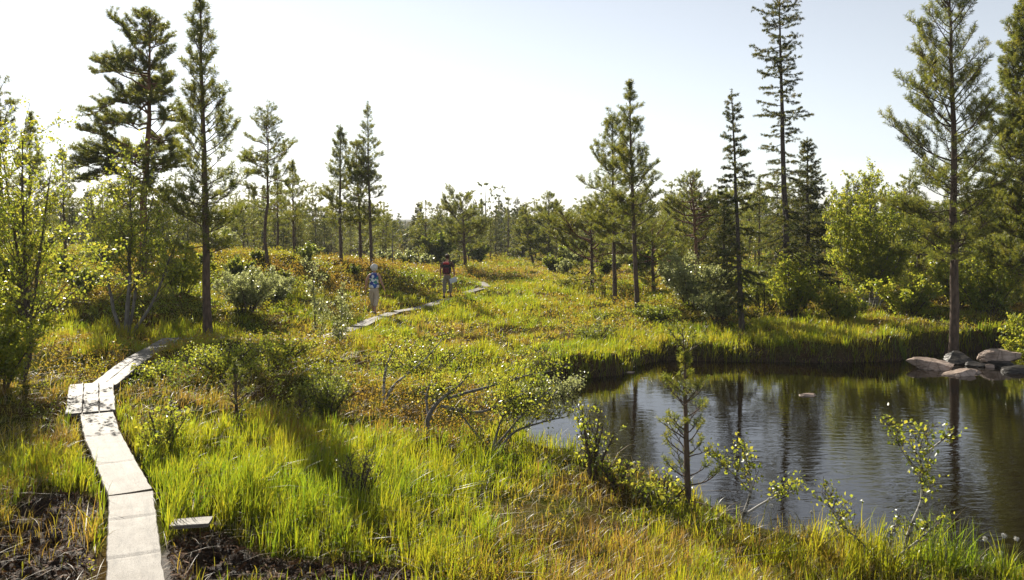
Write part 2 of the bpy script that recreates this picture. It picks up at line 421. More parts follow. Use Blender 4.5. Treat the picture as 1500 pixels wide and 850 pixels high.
w = MB()
cen = POND.mean(0)
pp = POND.copy()
nn = np.roll(pp, -1, 0)-np.roll(pp, 1, 0); nn = unit(np.stack([nn[:, 1], -nn[:, 0]], -1))
area = np.sum(pp[:, 0]*np.roll(pp[:, 1], -1)-np.roll(pp[:, 0], -1)*pp[:, 1])
pp = pp+nn*(.35 if area > 0 else -.35)
me = bpy.data.meshes.new('water')
import bmesh
bm = bmesh.new(); bm.faces.new([bm.verts.new((x, y, ZW)) for x, y in pp]); bmesh.ops.triangulate(bm, faces=bm.faces[:]); bmesh.ops.recalc_face_normals(bm, faces=bm.faces[:])
if bm.faces[:][0].normal.z < 0: bmesh.ops.reverse_faces(bm, faces=bm.faces[:])
bm.to_mesh(me); bm.free(); me.materials.append(water_mat())
wo = bpy.data.objects.new('water', me); COL.objects.link(wo); tag(wo, 'dark peaty pond mirroring the trees and sky', kind='structure')

# ------------------------------------------------------------------ ground plants nobody could count
def sample(n, y0, y1, p, seed, lo=-90, hi=1590):
    r = np.random.RandomState(seed)
    y = (y0**p+(y1**p-y0**p)*r.rand(n))**(1/p)
    x = (lo+(hi-lo)*r.rand(n)-PX0)/F*y
    return x, y, r

def blades(name, mat, label, n, y0, y1, seed, want, hgt, wid, tone, lean=.35, cl=2.2):
    x, y, r = sample(n, y0, y1, .75, seed)
    # gather the blades into tufts
    cs = .20*np.exp(np.round(np.log(np.maximum(1, y/9))*2)/2*.55)
    cx = np.round(x/cs); cy = np.round(y/cs)
    ia = cx.astype(np.int64) & 255; ib = (cy.astype(np.int64)*7+seed) & 255
    tx = (cx+_tab[0][ia, ib]-.5)*cs; ty = (cy+_tab[1][ia, ib]-.5)*cs
    th = .55+.8*_tab[2][ia, ib]; tt_ = _tab[3][ia, ib]-.5
    sn = r.rand(n) < .72
    rad = cs*.26*r.rand(n)**.6*1.4; an = r.rand(n)*6.283
    x = np.where(sn, tx+rad*np.cos(an), x); y = np.where(sn, ty+rad*np.sin(an), y)
    x0_, y0_ = tx, ty
    z = height(x, y)
    mud, g, rs, h = zones(x, y, z)
    sd = pond_sd(x, y)
    g = g+.9*sstep(.7, .2, sd)*(y > 15)
    keep = want(x, y, z, mud, g, rs, h, r) & (sd > .06) & (walk_dist(x, y) > np.where(y < 18, .26+.06*r.rand(n), .12+.14*r.rand(n)))
    x, y, z, g, rs, h, sd, th, tt_, x0_, y0_, sn = [q[keep] for q in (x, y, z, g, rs, h, sd, th, tt_, x0_, y0_, sn)]
    n = len(x)
    hh = hgt(x, y, g, rs, h)*(.55+.75*r.rand(n))*th*(.7+.6*vnoise(x*2.3, y*2.3, 2))
    hh = hh*(1-.28*sstep(14, 24, y))
    ww = wid*np.maximum(1, y/8)**.52*(.6+.8*r.rand(n))
    az = np.where(sn, np.arctan2(y-y0_, x-x0_)+r.normal(size=n)*.7, r.rand(n)*2*np.pi); ln = lean*(.25+r.rand(n)**1.5*1.5)
    ln = np.where(r.rand(n) < .05, ln*2.5, ln)
    d = np.stack([np.cos(az)+.25, np.sin(az)*1.0, np.zeros(n)], -1)
    fa = az+np.pi/2+r.normal(size=n)*.5
    s = np.stack([np.cos(fa), np.sin(fa), np.zeros(n)], -1)*ww[:, None]*.5
    b = np.stack([x, y, z-.02], -1)
    up = np.array([0, 0, 1.])
    def pt(t): return b+up*(hh*t*(1-.35*np.clip(ln, 0, 1.2)*t*t))[:, None]+d*(hh*ln*t**2)[:, None]
    p1, p2, p3 = pt(.45), pt(.8), pt(1.)
    v = np.stack([b-s, b+s, p1-s*.9, p1+s*.9, p2-s*.6, p2+s*.6, p3], 1).reshape(-1, 3)
    i = np.arange(n)*7
    q = np.concatenate([np.stack([i, i+1, i+3, i+2], -1), np.stack([i+2, i+3, i+5, i+4], -1)])
    t = np.stack([i+4, i+5, i+6], -1)
    a = np.clip(tone(x, y, g, rs, h, r)+tt_*.3, 0, 1)
    mb = MB(); mb.add(v, t, q, np.repeat(a, 7))
    return tag(mb.build(name, mat), label, 'grass', kind='stuff')

def nz2(x, y, k): return fbm(x*.8, y*.8, 2, k)
blades('sedge_grass', M['sedge'], 'bright yellow-green sedge growing in tufts over the bog', 680000, 6.2, 75, 11,
       lambda x, y, z, mud, g, rs, h, r: (r.rand(len(x)) < sstep(.25, .95, g-.25*h)) & (mud < .3+.5*r.rand(len(x))*(r.rand(len(x)) < .07)) ,
       lambda x, y, g, rs, h: (.17+.16*np.clip(g, 0, 1.3)+.05*(g > 1.15)*(y > 15)-.03*(y < 14))*np.where(y < 14, 1, .9), .0078,
       lambda x, y, g, rs, h, r: .05+.55*r.rand(len(x))+.6*(nz2(x, y, 6)-.45)+.25*np.clip(rs-.6, 0, 1))
blades('rusty_grass', M['rusty'], 'rust-brown and straw-coloured grass between the sedge tufts', 420000, 6.2, 75, 12,
       lambda x, y, z, mud, g, rs, h, r: (r.rand(len(x)) < .15+.85*sstep(.25, .9, rs-.15*h)) & (mud < .35+.7*(r.rand(len(x)) < .30)),
       lambda x, y, g, rs, h: .17+.10*np.clip(rs, 0, 1), .007,
       lambda x, y, g, rs, h, r: .0+.50*r.rand(len(x))+.42*np.clip(rs-.3, 0, 1)-.3*np.clip(g-.6, 0, 1), .6)

blades('straw', M['straw'], 'dead bleached straw and bent stems matted among the grass', 60000, 6.0, 30, 14,
       lambda x, y, z, mud, g, rs, h, r: r.rand(len(x)) < .45-.38*mud,
       lambda x, y, g, rs, h: .20+0*x, .006,
       lambda x, y, g, rs, h, r: r.rand(len(x)), 1.5)

def litter():
    """scraps of peat, bark and dead leaves on the bare patches"""
    x, y, r = sample(90000, 6.0, 13, .75, 15)
    z = height(x, y); mud, g, rs, h = zones(x, y, z)
    keep = (mud > .25) & (walk_dist(x, y) > .3)
    x, y, z = x[keep], y[keep], z[keep]; n = len(x)
    d = unit(r.normal(size=(n, 3))*[1, 1, .45]); s = unit(np.cross(d, r.normal(size=(n, 3))*.5+[0, 0, 1]))
    L = (.012+.05*r.rand(n)**3)[:, None]; w = (.004+.012*r.rand(n)**2)[:, None]
    p = np.stack([x, y, z+.006+.012*r.rand(n)], -1)
    up = np.array([0, 0, 1.])*L*.25
    v = np.stack([p-d*L-s*w, p-d*L+s*w, p+s*w+up, p-s*w+up, p+d*L+s*w*.6, p+d*L-s*w*.6], 1).reshape(-1, 3)
    i = np.arange(n)*6
    mb = MB(); mb.add(v, None, np.concatenate([np.stack([i, i+1, i+2, i+3], -1), np.stack([i+3, i+2, i+4, i+5], -1)]), np.repeat(r.rand(n), 6))
    tag(mb.build('peat_litter', M['litter']), 'brown scraps of bark and dead leaves on the bare peat', 'litter', kind='stuff')
litter()

def heath():
    n = 110000
    x, y, r = sample(n, 6.4, 90, .75, 13)
    z = height(x, y); mud, g, rs, h = zones(x, y, z); sd = pond_sd(x, y)
    keep = (r.rand(n) < .10+.9*sstep(.3, .85, h-.2*g)) & (mud < .3) & (sd > .15) & (walk_dist(x, y) > .34)
    x, y, z, h = [q[keep] for q in (x, y, z, h)]
    n = len(x); k = 9
    sc = np.maximum(1, y/9)**.72
    hh = (.10+.13*np.clip(h, 0, 1.2))*(.5+.9*r.rand(n))*(.6+.8*vnoise(x*1.7, y*1.7, 5))
    az = r.rand(n)*6.28
    d = np.stack([np.cos(az)*.6, np.sin(az)*.6, np.ones(n)], -1)*hh[:, None]
    b = np.stack([x, y, z], -1)
    t = r.rand(n, k)**.7
    Pp = b[:, None]+d[:, None]*t[..., None]+r.normal(size=(n, k, 3))*(.022*sc)[:, None, None]
    Pp = Pp.reshape(-1, 3); sz = np.repeat(.022*sc, k)
    tone = np.repeat(np.clip(.5*r.rand(n)+2.2*(fbm(x*.45, y*.45, 3, 7)-.42)+.20*blobs(*to_px(x, y, z), HILL), 0, 1), k)
    N_ = len(Pp)
    dd = unit(r.normal(size=(N_, 3))+[0, 0, .5]); s = unit(np.cross(dd, r.normal(size=(N_, 3))))
    zz = (sz*(.6+.8*r.rand(N_)))[:, None]
    v = np.stack([Pp, Pp+dd*zz*.5+s*zz*.38, Pp+dd*zz, Pp+dd*zz*.5-s*zz*.38], 1).reshape(-1, 3)
    i = np.arange(N_)*4
    mb = MB(); mb.add(v, None, np.stack([i, i+1, i+2, i+3], -1), np.repeat(np.clip(tone+.15*(r.rand(N_)-.5), 0, 1), 4))
    tag(mb.build('heather', M['heath']), 'olive and rust-coloured heather and bilberry covering the hummocks', 'heather', kind='stuff')
heath()

# ------------------------------------------------------------------ conifers
def conifer(name, label, group, loc, h, seed, sp, lean=(0, 0), far=False, cat='tree', parts=True):
    rng = np.random.RandomState(seed)
    root = thing(name, label, cat, loc, 0, group)
    tr, br, cr = MB(), MB(), MB()
    m = 14
    t = np.linspace(0, 1, m)
    wob = np.cumsum(rng.normal(size=(m, 2))*.012*h*sp.get('wob', .5)/3, 0); wob -= wob[0]
    tp = np.stack([lean[0]*t*h+wob[:, 0], lean[1]*t*h+wob[:, 1], t*h], -1); tp[0, 2] = -.15
    r0 = sp.get('r0', .013*h)
    rad = r0*(1-t)**.8+.008; rad[0] *= 1.25
    tube(tr, tp, rad, 5 if far else 9, .3)
    cb, Rm = sp['cb'], sp['R']
    C, D, LL, A = [], [], [], []
    z = cb*h
    nl, nw, k, tl = sp['nl'], sp['nw'], sp['k'], sp['tl']
    if not far and nw > .01: k = int(k*1.55); nw *= .64
    side = sp.get('side', 0); sdir = sp.get('sdir', 0)
    def twigs(pts, L, r, dens, first, flat, ratio):
        nt = max(1, int(L*dens))
        for i in range(nt):
            s = first+(1-first)*(i+rng.rand())/nt
            p, d = lerp_pts(pts, min(s, .999))
            sd_ = 1 if (i % 2) else -1
            hd = unit(np.cross(d, [0, 0, 1.])+1e-6)*sd_
            td = unit(d*.75+hd*(.75+.3*rng.rand())+np.array([0, 0, sp['tup']+rng.normal()*flat]))
            tl_ = (1-s*.75)*L*ratio*(.6+.7*rng.rand())+.10*sp.get('tmin', 1.)
            tp_ = sweep(p, td, tl_, 3, rng, sp['tup']*.6, .25)
            if not far: tube(br, tp_, np.linspace(r*.35+.002, .002, 4), 3, .5, False)
            nf = max(1, int(tl_/tl))
            for j in range(nf):
                q, qd = lerp_pts(tp_, min(.999, .25+.75*(j+.5+.4*rng.rand())/nf) if nf > 1 else .9)
                C.append(q-qd*tl*.4); D.append(qd+[0, 0, sp['tup']*.5]); LL.append(tl)
    while z < h*.985:
        tt = (z-cb*h)/(h-cb*h)
        prof = sp['prof'](tt)
        nb = rng.randint(sp['nb'][0], sp['nb'][1]+1)
        a0 = rng.rand()*6.28
        for i in range(nb):
            if rng.rand() < sp['gap']*(1-tt*.6): continue
            az = a0+6.28*i/nb+rng.normal()*.25
            L = Rm*prof*(.55+.6*rng.rand()**.7)*(1+side*math.cos(az-sdir))
            if L < .06: L = .06
            zz = z+rng.normal()*sp['step']*.25
            p, _ = lerp_pts(tp, min(.999, max(0, zz/h)))
            e = R(sp['e0']+(sp['e1']-sp['e0'])*tt+rng.normal()*sp.get('ej', 7))
            d = np.array([math.cos(az)*math.cos(e), math.sin(az)*math.cos(e), math.sin(e)])
            pts = sweep(p, d, L, 6, rng, sp['up'], sp.get('bw', .18))
            rb = .006+.011*L*sp.get('rb', 1)
            tube(br, pts, np.linspace(rb, .004, 7), 3 if far else 5, .5, False)
            twigs(pts, L, rb, sp['td'], sp['first'], sp.get('flat', .15), sp.get('ratio', .45))
            q, qd = pts[-1], unit(pts[-1]-pts[-2])
            C.append(q-qd*tl*.6); D.append(qd+[0, 0, sp['tup']*.6]); LL.append(tl*1.3)
            if sp.get('along'):
                na = int(L*sp['along'])
                for j in range(na):
                    q, qd = lerp_pts(pts, min(.999, .12+.85*rng.rand()))
                    C.append(q); D.append(qd); LL.append(tl)
        z += sp['step']*(.75+.5*rng.rand())*(1-.35*tt)
    # leader
    for zz in np.linspace(h*.93, h, 5):
        C.append(lerp_pts(tp, min(.999, zz/h))[0]); D.append(np.array([0, 0, 1.])); LL.append(tl)
    # dead lower branches
    for i in range(sp.get('dead', 0)):
        zz = h*(cb*(.35+.65*rng.rand())+.05*rng.rand()); az = rng.rand()*6.28
        p, _ = lerp_pts(tp, zz/h)
        L = Rm*(.2+.5*rng.rand())
        pts = sweep(p, [math.cos(az), math.sin(az), rng.normal()*.2-.05], L, 5, rng, -.2, .35)
        tube(br, pts, np.linspace(.009, .003, 6), 3, .5, False)
        if not far:
            for j in range(3):
                q, qd = lerp_pts(pts, .4+.5*rng.rand())
                tube(br, sweep(q, qd+rng.normal(size=3)*.6, L*.3, 2, rng, 0, .3), [.004, .003, .002], 3, .5, False)
    for px_, py_, pz_, rr, nn_ in sp.get('plates', []):
        pass
    needles(cr, np.array(C), np.array(D), np.array(LL), k, nl, nw, rng, sp.get('spread', .8))
    tr.build('trunk', M[sp.get('bark', 'pine_bark')], root, True)
    cr.merge(br)
    cr.build('crown', M[sp.get('mat', 'pine')], root, False, M[sp.get('bbark', sp.get('bark', 'pine_bark'))])
    return root

cone = lambda t: (1-t)**.75*min(1, .55+t*2.2)
def PINE(**k):
    d = dict(cb=.36, R=1.25, prof=cone, step=.36, nb=(4, 6), gap=.12, e0=8, e1=58, up=.55, td=9.5, first=.24, tup=.35, nl=.10, nw=.017, k=26, tl=.15, bark='pine_bark', bbark='pine_bark', dead=5, wob=.5)
    d.update(k); return d
def OLDPINE(**k):
    d = dict(cb=.38, R=1.7, prof=lambda t: (min(1, .75+t*.8) if t < .6 else max(.35, 1.25-t*.95)), step=.42, nb=(2, 4), gap=.1, e0=-8, e1=38, up=.45, td=10, first=.36, tup=.28, nl=.10, nw=.018, k=26, tl=.14,
             bark='pine_bark', bbark='red_bark', dead=6, wob=1.3, ej=14, bw=.45, ratio=.5, rb=1.5)
    d.update(k); return d
def SPRUCE(**k):
    d = dict(cb=.12, R=.75, prof=lambda t: (1-t)**.8*.95+.05, step=.21, nb=(4, 6), gap=.22, e0=-26, e1=22, up=.28, td=12, first=.10, tup=-.10, nl=.06, nw=.017, k=30, tl=.13, bark='spruce_bark', mat='spruce', dead=5, wob=.3,
             ratio=.30, along=9, spread=.9, ej=10)
    d.update(k); return d

def spot(px, d):
    x = (px-PX0)/F*d
    return x, d, hz1(x, d)
def tree_at(px, d, top):
    x, y, z = spot(px, d)
    return (x, y, z), CAMZ+(PY0-top)/F*d-z
def ctree(name, label, group, px, d, top, seed, sp, toppx=None, cat='tree'):
    loc, h = tree_at(px, d, top)
    lean = ((toppx-px)/F*d/h, 0) if toppx is not None else (0, 0)
    return conifer(name, label, group, loc, h, seed, sp, lean, cat=cat)

GP, GS = 'scots pines standing on the bog', 'spruces standing by the pond'
d_main = ray(305, 494)[1]
ctree('pine_tree', 'tall slender lone pine beside the near boardwalk, its trunk bare up to head height', GP, 305, d_main, -14, 1,
      PINE(R=1.45, cb=.26, r0=.105, step=.34, dead=5, gap=.10, k=26, td=8.5, first=.28, prof=lambda t: (1-t)**.8*min(1, .7+1.5*t)), 290)
ctree('pine_tree', 'old broad pine with layered plates of needles and rounded top, behind the lone pine', GP, 214, 31, 28, 2,
      OLDPINE(R=2.05, cb=.36, r0=.15, side=.3, sdir=3.14, bark='red_bark', k=26, nb=(5, 7), step=.42, td=12, gap=.05, e0=-14, e1=26, up=.22, first=.4, prof=lambda t: (min(1, .8+t*.5) if t < .45 else max(.42, 1.2-t*.75))), 232)
ctree('pine_tree', 'pine cut by the left edge of the photo, rising above the leafy birch', GP, 2, 27, 133, 3, OLDPINE(R=1.3, cb=.3), 4)
ctree('pine_tree', 'thin pointed pine whose tip shows just above the left birch', GP, 44, 32, 170, 4, PINE(R=1., cb=.3), 45)
ctree('pine_tree', 'small pine between the left birch and the old broad pine', GP, 95, 34, 222, 5, PINE(R=.95, cb=.3, gap=.25), 92)
ctree('pine_tree', 'slim pine with a rounded loose crown just right of the lone slender pine', GP, 391, 36, 158, 6, OLDPINE(R=1.3, cb=.36, r0=.07, step=.36, nb=(3, 4), k=20), 386)
ctree('pine_tree', 'young dark pine on the hill crest, narrow with a pointed tip', GP, 431, 38.5, 238, 7, PINE(R=.8, cb=.33, r0=.055), 428)
ctree('pine_tree', 'thin little pine half hidden beside the slim rounded pine', GP, 408, 44, 245, 8, PINE(R=.75, cb=.3), 406)
ctree('pine_tree', 'leftmost pine of the group of three on the hill shoulder, dense to low down', GP, 500, 40, 187, 9, PINE(R=1.25, cb=.27, r0=.075, gap=.06, e0=-8, nb=(5, 6)), 497)
ctree('pine_tree', 'short middle pine of the group of three, with a blunt bushy crown', GP, 530, 41.5, 210, 10, OLDPINE(R=1.15, cb=.33, r0=.08, step=.32, nb=(3, 5)), 523)
ctree('pine_tree', 'tallest pine of the group of three, slim with sparse drooping side branches', GP, 545, 41, 153, 11, PINE(R=1.3, cb=.27, r0=.075, gap=.2, e0=-18, e1=40, nb=(3, 5), dead=8), 538)
ctree('pine_tree', 'broad flat-topped dark pine behind the man with the rucksack', GP, 682, 50, 303, 12, OLDPINE(R=1.9, cb=.25, r0=.11, k=18, nw=.022, nl=.11, nb=(3, 5), bbark='pine_bark', prof=lambda t: min(1., .55+.7*t) if t < .8 else .85), 676)
ctree('pine_tree', 'dark pine with a knobbly top at the far meadow edge', GP, 803, 58, 290, 13, OLDPINE(R=1.7, cb=.2, r0=.1, k=18, nw=.025, nl=.12, bbark='pine_bark', nb=(3, 5)), 801)
ctree('pine_tree', 'bushy dark pine left of the knobbly-topped pine at the meadow edge', GP, 781, 59, 310, 14, OLDPINE(R=1.5, cb=.15, r0=.09, k=18, nw=.025, nl=.12, bbark='pine_bark', nb=(3, 5)), 772)
ctree('pine_tree', 'broad open pine leaning into the taller pointed pine before the pond', GP, 901, 33.5, 170, 15, PINE(R=1.75, cb=.34, e0=-6, e1=45, r0=.085, gap=.16, prof=lambda t: (1-t)**.6*min(1, .8+t)), 897)
ctree('pine_tree', 'tall pointed pine with a straight dark trunk at the left pond corner', GP, 934, ray(934, 461)[1], 122, 16, PINE(R=1.35, cb=.30, r0=.085, e0=-4, e1=60, gap=.15, dead=8), 927)
ctree('pine_tree', 'crooked old pine with orange branches between the pointed pine and the thin spruce', GP, 1022, 44, 258, 17, OLDPINE(R=1.9, cb=.40, r0=.11, bark='red_bark', bbark='red_bark', rb=2.4, nb=(3, 4)), 1010)
ctree('spruce_tree', 'thin ragged spruce with a needle-like tip at the far pond bank', GS, 1087, ray(1087, 486)[1], 137, 18, SPRUCE(R=1.3, cb=.16, gap=.42, r0=.075, step=.25, nb=(3, 6), prof=lambda t: ((1-t)**1.3*.9+.10)*(.55+.6*abs(math.sin(t*31))), e0=-32, td=10), 1070)
ctree('spruce_tree', 'very tall gaunt spruce with tufted bare-tipped branches, its top cut by the frame', GS, 1156, 29, -16, 19, SPRUCE(R=1.4, cb=.2, gap=.40, r0=.12, step=.34, nb=(4, 6), k=26, e0=-35, e1=5, up=.45, td=9, dead=16, prof=lambda t: (.55+.5*max(0, 1-t*2.2)+.05*(1-t))*(.5+.65*abs(math.sin(t*26+.5)))), 1138)
ctree('spruce_tree', 'broad bushy spruce crowding behind the tall gaunt spruce', GS, 1184, 35, 205, 20, SPRUCE(R=1.6, cb=.08, gap=.15, r0=.1, along=7), 1182)
ctree('pine_tree', 'great open-branched pine behind the shore rocks on the right, its top cut by the frame', GP, 1396, ray(1396, 492)[1], -48, 21,
      PINE(R=1.9, cb=.28, r0=.125, e0=-4, e1=55, step=.36, gap=.18, k=22, td=9, nw=.015, first=.3, nb=(4, 6), side=.2, sdir=3.4, prof=lambda t: (1-t)**.40*min(1, .75+t)), 1386)
ctree('pine_tree', 'dense pine cut by the right edge of the photo', GP, 1515, 27, -70, 22, PINE(R=2.0, cb=.12, r0=.13, e0=5, e1=50, step=.30, gap=.06, nb=(5, 7), k=30, prof=lambda t: (1-t)**.55), 1500)
ctree('pine_tree', 'low yellow-green pine with sweeping boughs left of the tall pointed pine', GP, 868, 40, 312, 23, OLDPINE(R=2.3, cb=.12, r0=.09, nb=(4, 6), k=20, nw=.018, e0=-5), 868)
ctree('pine_tree', 'bushy pine filling the gap behind the tall pointed pine', GP, 958, 38, 330, 24, OLDPINE(R=1.8, cb=.1, r0=.08, nb=(4, 5), k=18, nw=.018, e0=-8), 955)
ctree('spruce_tree', 'low dark spruce beside the thin ragged spruce', GS, 1062, 34, 300, 25, SPRUCE(R=1.15, cb=.1, gap=.15, r0=.07), 1060)
ctree('pine_tree', 'bushy dark pine under the great open-branched pine', GP, 1345, 34, 300, 26, PINE(R=1.7, cb=.08, r0=.08, gap=.1, e0=-4, nb=(5, 6), prof=lambda t: (1-t)**.5), 1345)
ctree('pine_tree', 'bushy pine by the right edge, between the great pine and the edge pine', GP, 1455, 30, 290, 27, PINE(R=1.6, cb=.06, r0=.08, gap=.08, nb=(5, 7), prof=lambda t: (1-t)**.5), 1452)
# seedlings
ctree('pine_sapling', 'spindly pine sapling with tufted arms rising in front of the pond', 'pine saplings', 1008, ray(1005, 752)[1], 508, 31,
      PINE(R=.46, cb=.16, r0=.036, step=.17, nb=(3, 4), gap=.22, e0=15, e1=35, td=12, tl=.09, nl=.045, nw=.0065, k=34, first=.35, dead=3, prof=lambda t: .95-.45*t+(0.25 if t > .93 else 0)-(.55 if .72 < t < .93 else 0), tmin=.5), 1004, 'sapling')
ctree('pine_sapling', 'small bright pine sapling at the grass edge before the dark hollow', 'pine saplings', 347, ray(345, 618)[1], 532, 32, PINE(R=.36, cb=.08, r0=.02, step=.13, nb=(4, 5), gap=.1, td=12, tl=.08, nl=.045, nw=.007, k=26, dead=0, tmin=.5), 342, 'sapling')
ctree('pine_sapling', 'tiny bright pine sapling right of the slightly larger one by the hollow', 'pine saplings', 441, ray(438, 615)[1], 576, 33, PINE(R=.27, cb=.05, r0=.012, step=.10, nb=(3, 5), gap=.1, td=12, tl=.07, nl=.045, nw=.007, k=26, dead=0, tmin=.4), 439, 'sapling')

# ------------------------------------------------------------------ leafy trees and bushes
def leafy(name, label, group, loc, stems, seed, cat, lsize=.045, nleaf=3000, mat='birch', bark='birch_bark', sub=14, start=.2, blen=.35, up=.6, droop=.35, spread=.07, crown_name='crown', bare=0.):
    """stems: list of (point list, base radius); branches and leaves are grown on them"""
    rng = np.random.RandomState(seed); nleaf = int(nleaf*(2.2 if lsize >= .048 else 1.15)); lsize = lsize*1.12
    root = thing(name, label, cat, loc, 0, group)
    tr, br, cr = MB(), MB(), MB()
    tips = []
    tot = sum(np.linalg.norm(np.diff(np.array(s[0]), axis=0), axis=1).sum() for s in stems)
    for pts, r0 in stems:
        pts = np.array(pts, float)
        k = max(6, len(pts)*3)
        tt = np.linspace(0, 1, k)
        src = np.linspace(0, 1, len(pts))
        pp_ = np.stack([np.interp(tt, src, pts[:, i]) for i in range(3)], -1)
        for _ in range(2): pp_[1:-1] = (pp_[:-2]+2*pp_[1:-1]+pp_[2:])/4
        ln = np.linalg.norm(np.diff(pp_, axis=0), axis=1).sum()
        pp_[1:] += np.cumsum(rng.normal(size=(k-1, 3))*.012*ln/math.sqrt(k), 0)
        tube(tr, pp_, r0*(1-tt)**.7+.004, 7, .5)
        nb = max(4, int(1.5*sub*ln/tot*len(stems)))
        for i in range(nb):
            s = start+(1-start)*((i+rng.rand())/nb)
            p, d = lerp_pts(pp_, min(.999, s))
            az = rng.rand()*6.28
            bd = unit(np.array([math.cos(az), math.sin(az), .35+.5*rng.rand()])+d*.5)
            L = ln*blen*(.45+.8*rng.rand())*(1.1-.65*s)
            bp_ = sweep(p, bd, L, 6, rng, up, .4)
            rb = max(.003, r0*.35*(1-s*.7))
            tube(br, bp_, np.linspace(rb, .003, 7), 4, .5, False)
            for j in range(max(2, int(L*5))+1):
                q, qd = lerp_pts(bp_, .25+.74*rng.rand())
                sL = L*(.18+.3*rng.rand())+.04
                sp_ = sweep(q, qd+unit(rng.normal(size=3))*.9, sL, 3, rng, .1, .4)
                tube(br, sp_, [.0035, .003, .0025, .002], 3, .5, False)
                if rng.rand() > bare: tips.append((sp_, sL))
    if tips:
        wts = np.array([t_[1] for t_ in tips]); wts /= wts.sum()
        cnt = rng.multinomial(nleaf, wts)
        pos = []
        for (sp_, sL), c in zip(tips, cnt):
            if not c: continue
            s = rng.rand(c)**.8*(len(sp_)-1.001)
            i = s.astype(int); f = (s-i)[:, None]
            pos.append(sp_[i]*(1-f)+sp_[i+1]*f+rng.normal(size=(c, 3))*spread*.6)
        leaves(cr, np.concatenate(pos), np.full(nleaf, lsize), rng, droop)
    tr.build('trunk', M[bark], root, True)
    cr.merge(br)
    cr.build(crown_name, M[mat], root, False, M['twig'])
    return root

def upstem(h, lean=(0, 0), base=(0, 0), r=.05, bend=(0, 0)):
    return ([(base[0], base[1], -.1), (base[0]+lean[0]*.3+bend[0], base[1]+lean[1]*.3+bend[1], h*.33), (base[0]+lean[0]*.65+bend[0]*.8, base[1]+lean[1]*.65+bend[1]*.8, h*.66), (base[0]+lean[0], base[1]+lean[1], h)], r)
def bushstems(n, h, rad, seed, r=.018):
    q = random.Random(seed); o = []
    for i in range(n):
        a = i*2.4+q.random(); rr = rad*math.sqrt((i+.5)/n)
        hh = h*(.65+.4*q.random())*(1-.3*(i/n))
        o.append(([(.12*math.cos(a)*rad, .12*math.sin(a)*rad, -.05), (rr*.5*math.cos(a), rr*.5*math.sin(a), hh*.5), (rr*math.cos(a), rr*math.sin(a), hh)], r))
    return o
def g(px, py):
    x, y, z = ray(px, py); return (x, y, hz1(x, y))
def gd(px, d):
    return spot(px, d)

GB = 'birches on the bog'
# the leafy birch at the left edge
loc, h = tree_at(28, 15.3, 185)
leafy('birch_tree', 'leafy multi-stemmed birch at the left edge with a bent dark trunk', GB, loc,
      [([(0, 0, -.1), (.22, 0, .6), (.20, 0, 1.25), (.05, .1, 2.2), (.02, .1, 3.2), (.08, 0, h)], .06), ([(.2, 0, .9), (.0, .15, 1.9), (-.25, .2, 3.0), (-.38, .1, h*.93)], .035), ([(.2, 0, 1.3), (.4, -.1, 2.3), (.55, 0, h*.85)], .03)],
      41, 'tree', .05, 3500, sub=22, start=.2, blen=.36, bark='twig')
leafy('birch_bush', 'low leafy birch bush crowding the foot of the left-edge birch', 'birch bushes', gd(-5, 14.2), bushstems(9, 1.5, .95, 4), 42, 'bush', .048, 3600, sub=8, start=.15, bark='twig')
loc, h = tree_at(184, 22, 240)
leafy('birch_tree', 'yellow-green birch with leaning stems before the old broad pine', GB, loc,
      [upstem(h, (.15, 0), (0, 0), .06, (.05, 0)), upstem(h*.8, (-.9, .2), (-.12, 0), .045, (-.1, 0)), upstem(h*.62, (1.3, 0), (.1, 0), .04, (.2, 0)), upstem(h*.85, (.5, .4), (0, .1), .04)],
      43, 'tree', .056, 3300, sub=22, start=.22, blen=.40, bark='grey_wood')
leafy('birch_bush', 'round leafy birch bush on the slope right of the yellow-green birch', 'birch bushes', gd(262, 27), bushstems(10, 1.6, 1.2, 5), 44, 'bush', .065, 2600, sub=8, bark='twig')
leafy('willow_bush', 'grey-green willow bush in the shade right of the lone pine trunk', 'willow bushes', gd(362, 24.5), bushstems(12, 1.25, 1.05, 6), 45, 'bush', .055, 3200, 'willow', 'twig', sub=8, start=.1)
leafy('willow_bush', 'second grey-green willow bush, lower and further along the shaded slope', 'willow bushes', gd(400, 27), bushstems(10, 1.0, .9, 7), 46, 'bush', .055, 2200, 'willow', 'twig', sub=8, start=.1)
# tall thin saplings by the middle of the boardwalk
loc, h = tree_at(463, 21.2, 388)
leafy('birch_sapling', 'tall thin birch sapling with a fine straight stem before the walking woman', 'birch saplings', loc, [upstem(h, (-.05, 0), (0, 0), .018), upstem(h*.5, (.12, .1), (.06, 0), .012)], 47, 'sapling', .045, 1000, mat='willow', sub=15, start=.25, blen=.26, bark='twig')
loc, h = tree_at(478, 20.4, 432)
leafy('birch_sapling', 'curved birch sapling leaning right at the boardwalk, beside the straight one', 'birch saplings', loc, [([(0, 0, -.1), (.22, 0, .12), (.36, 0, .5), (.42, 0, h)], .02)], 48, 'sapling', .045, 850, mat='willow', sub=14, start=.3, blen=.33, bark='birch_bark')
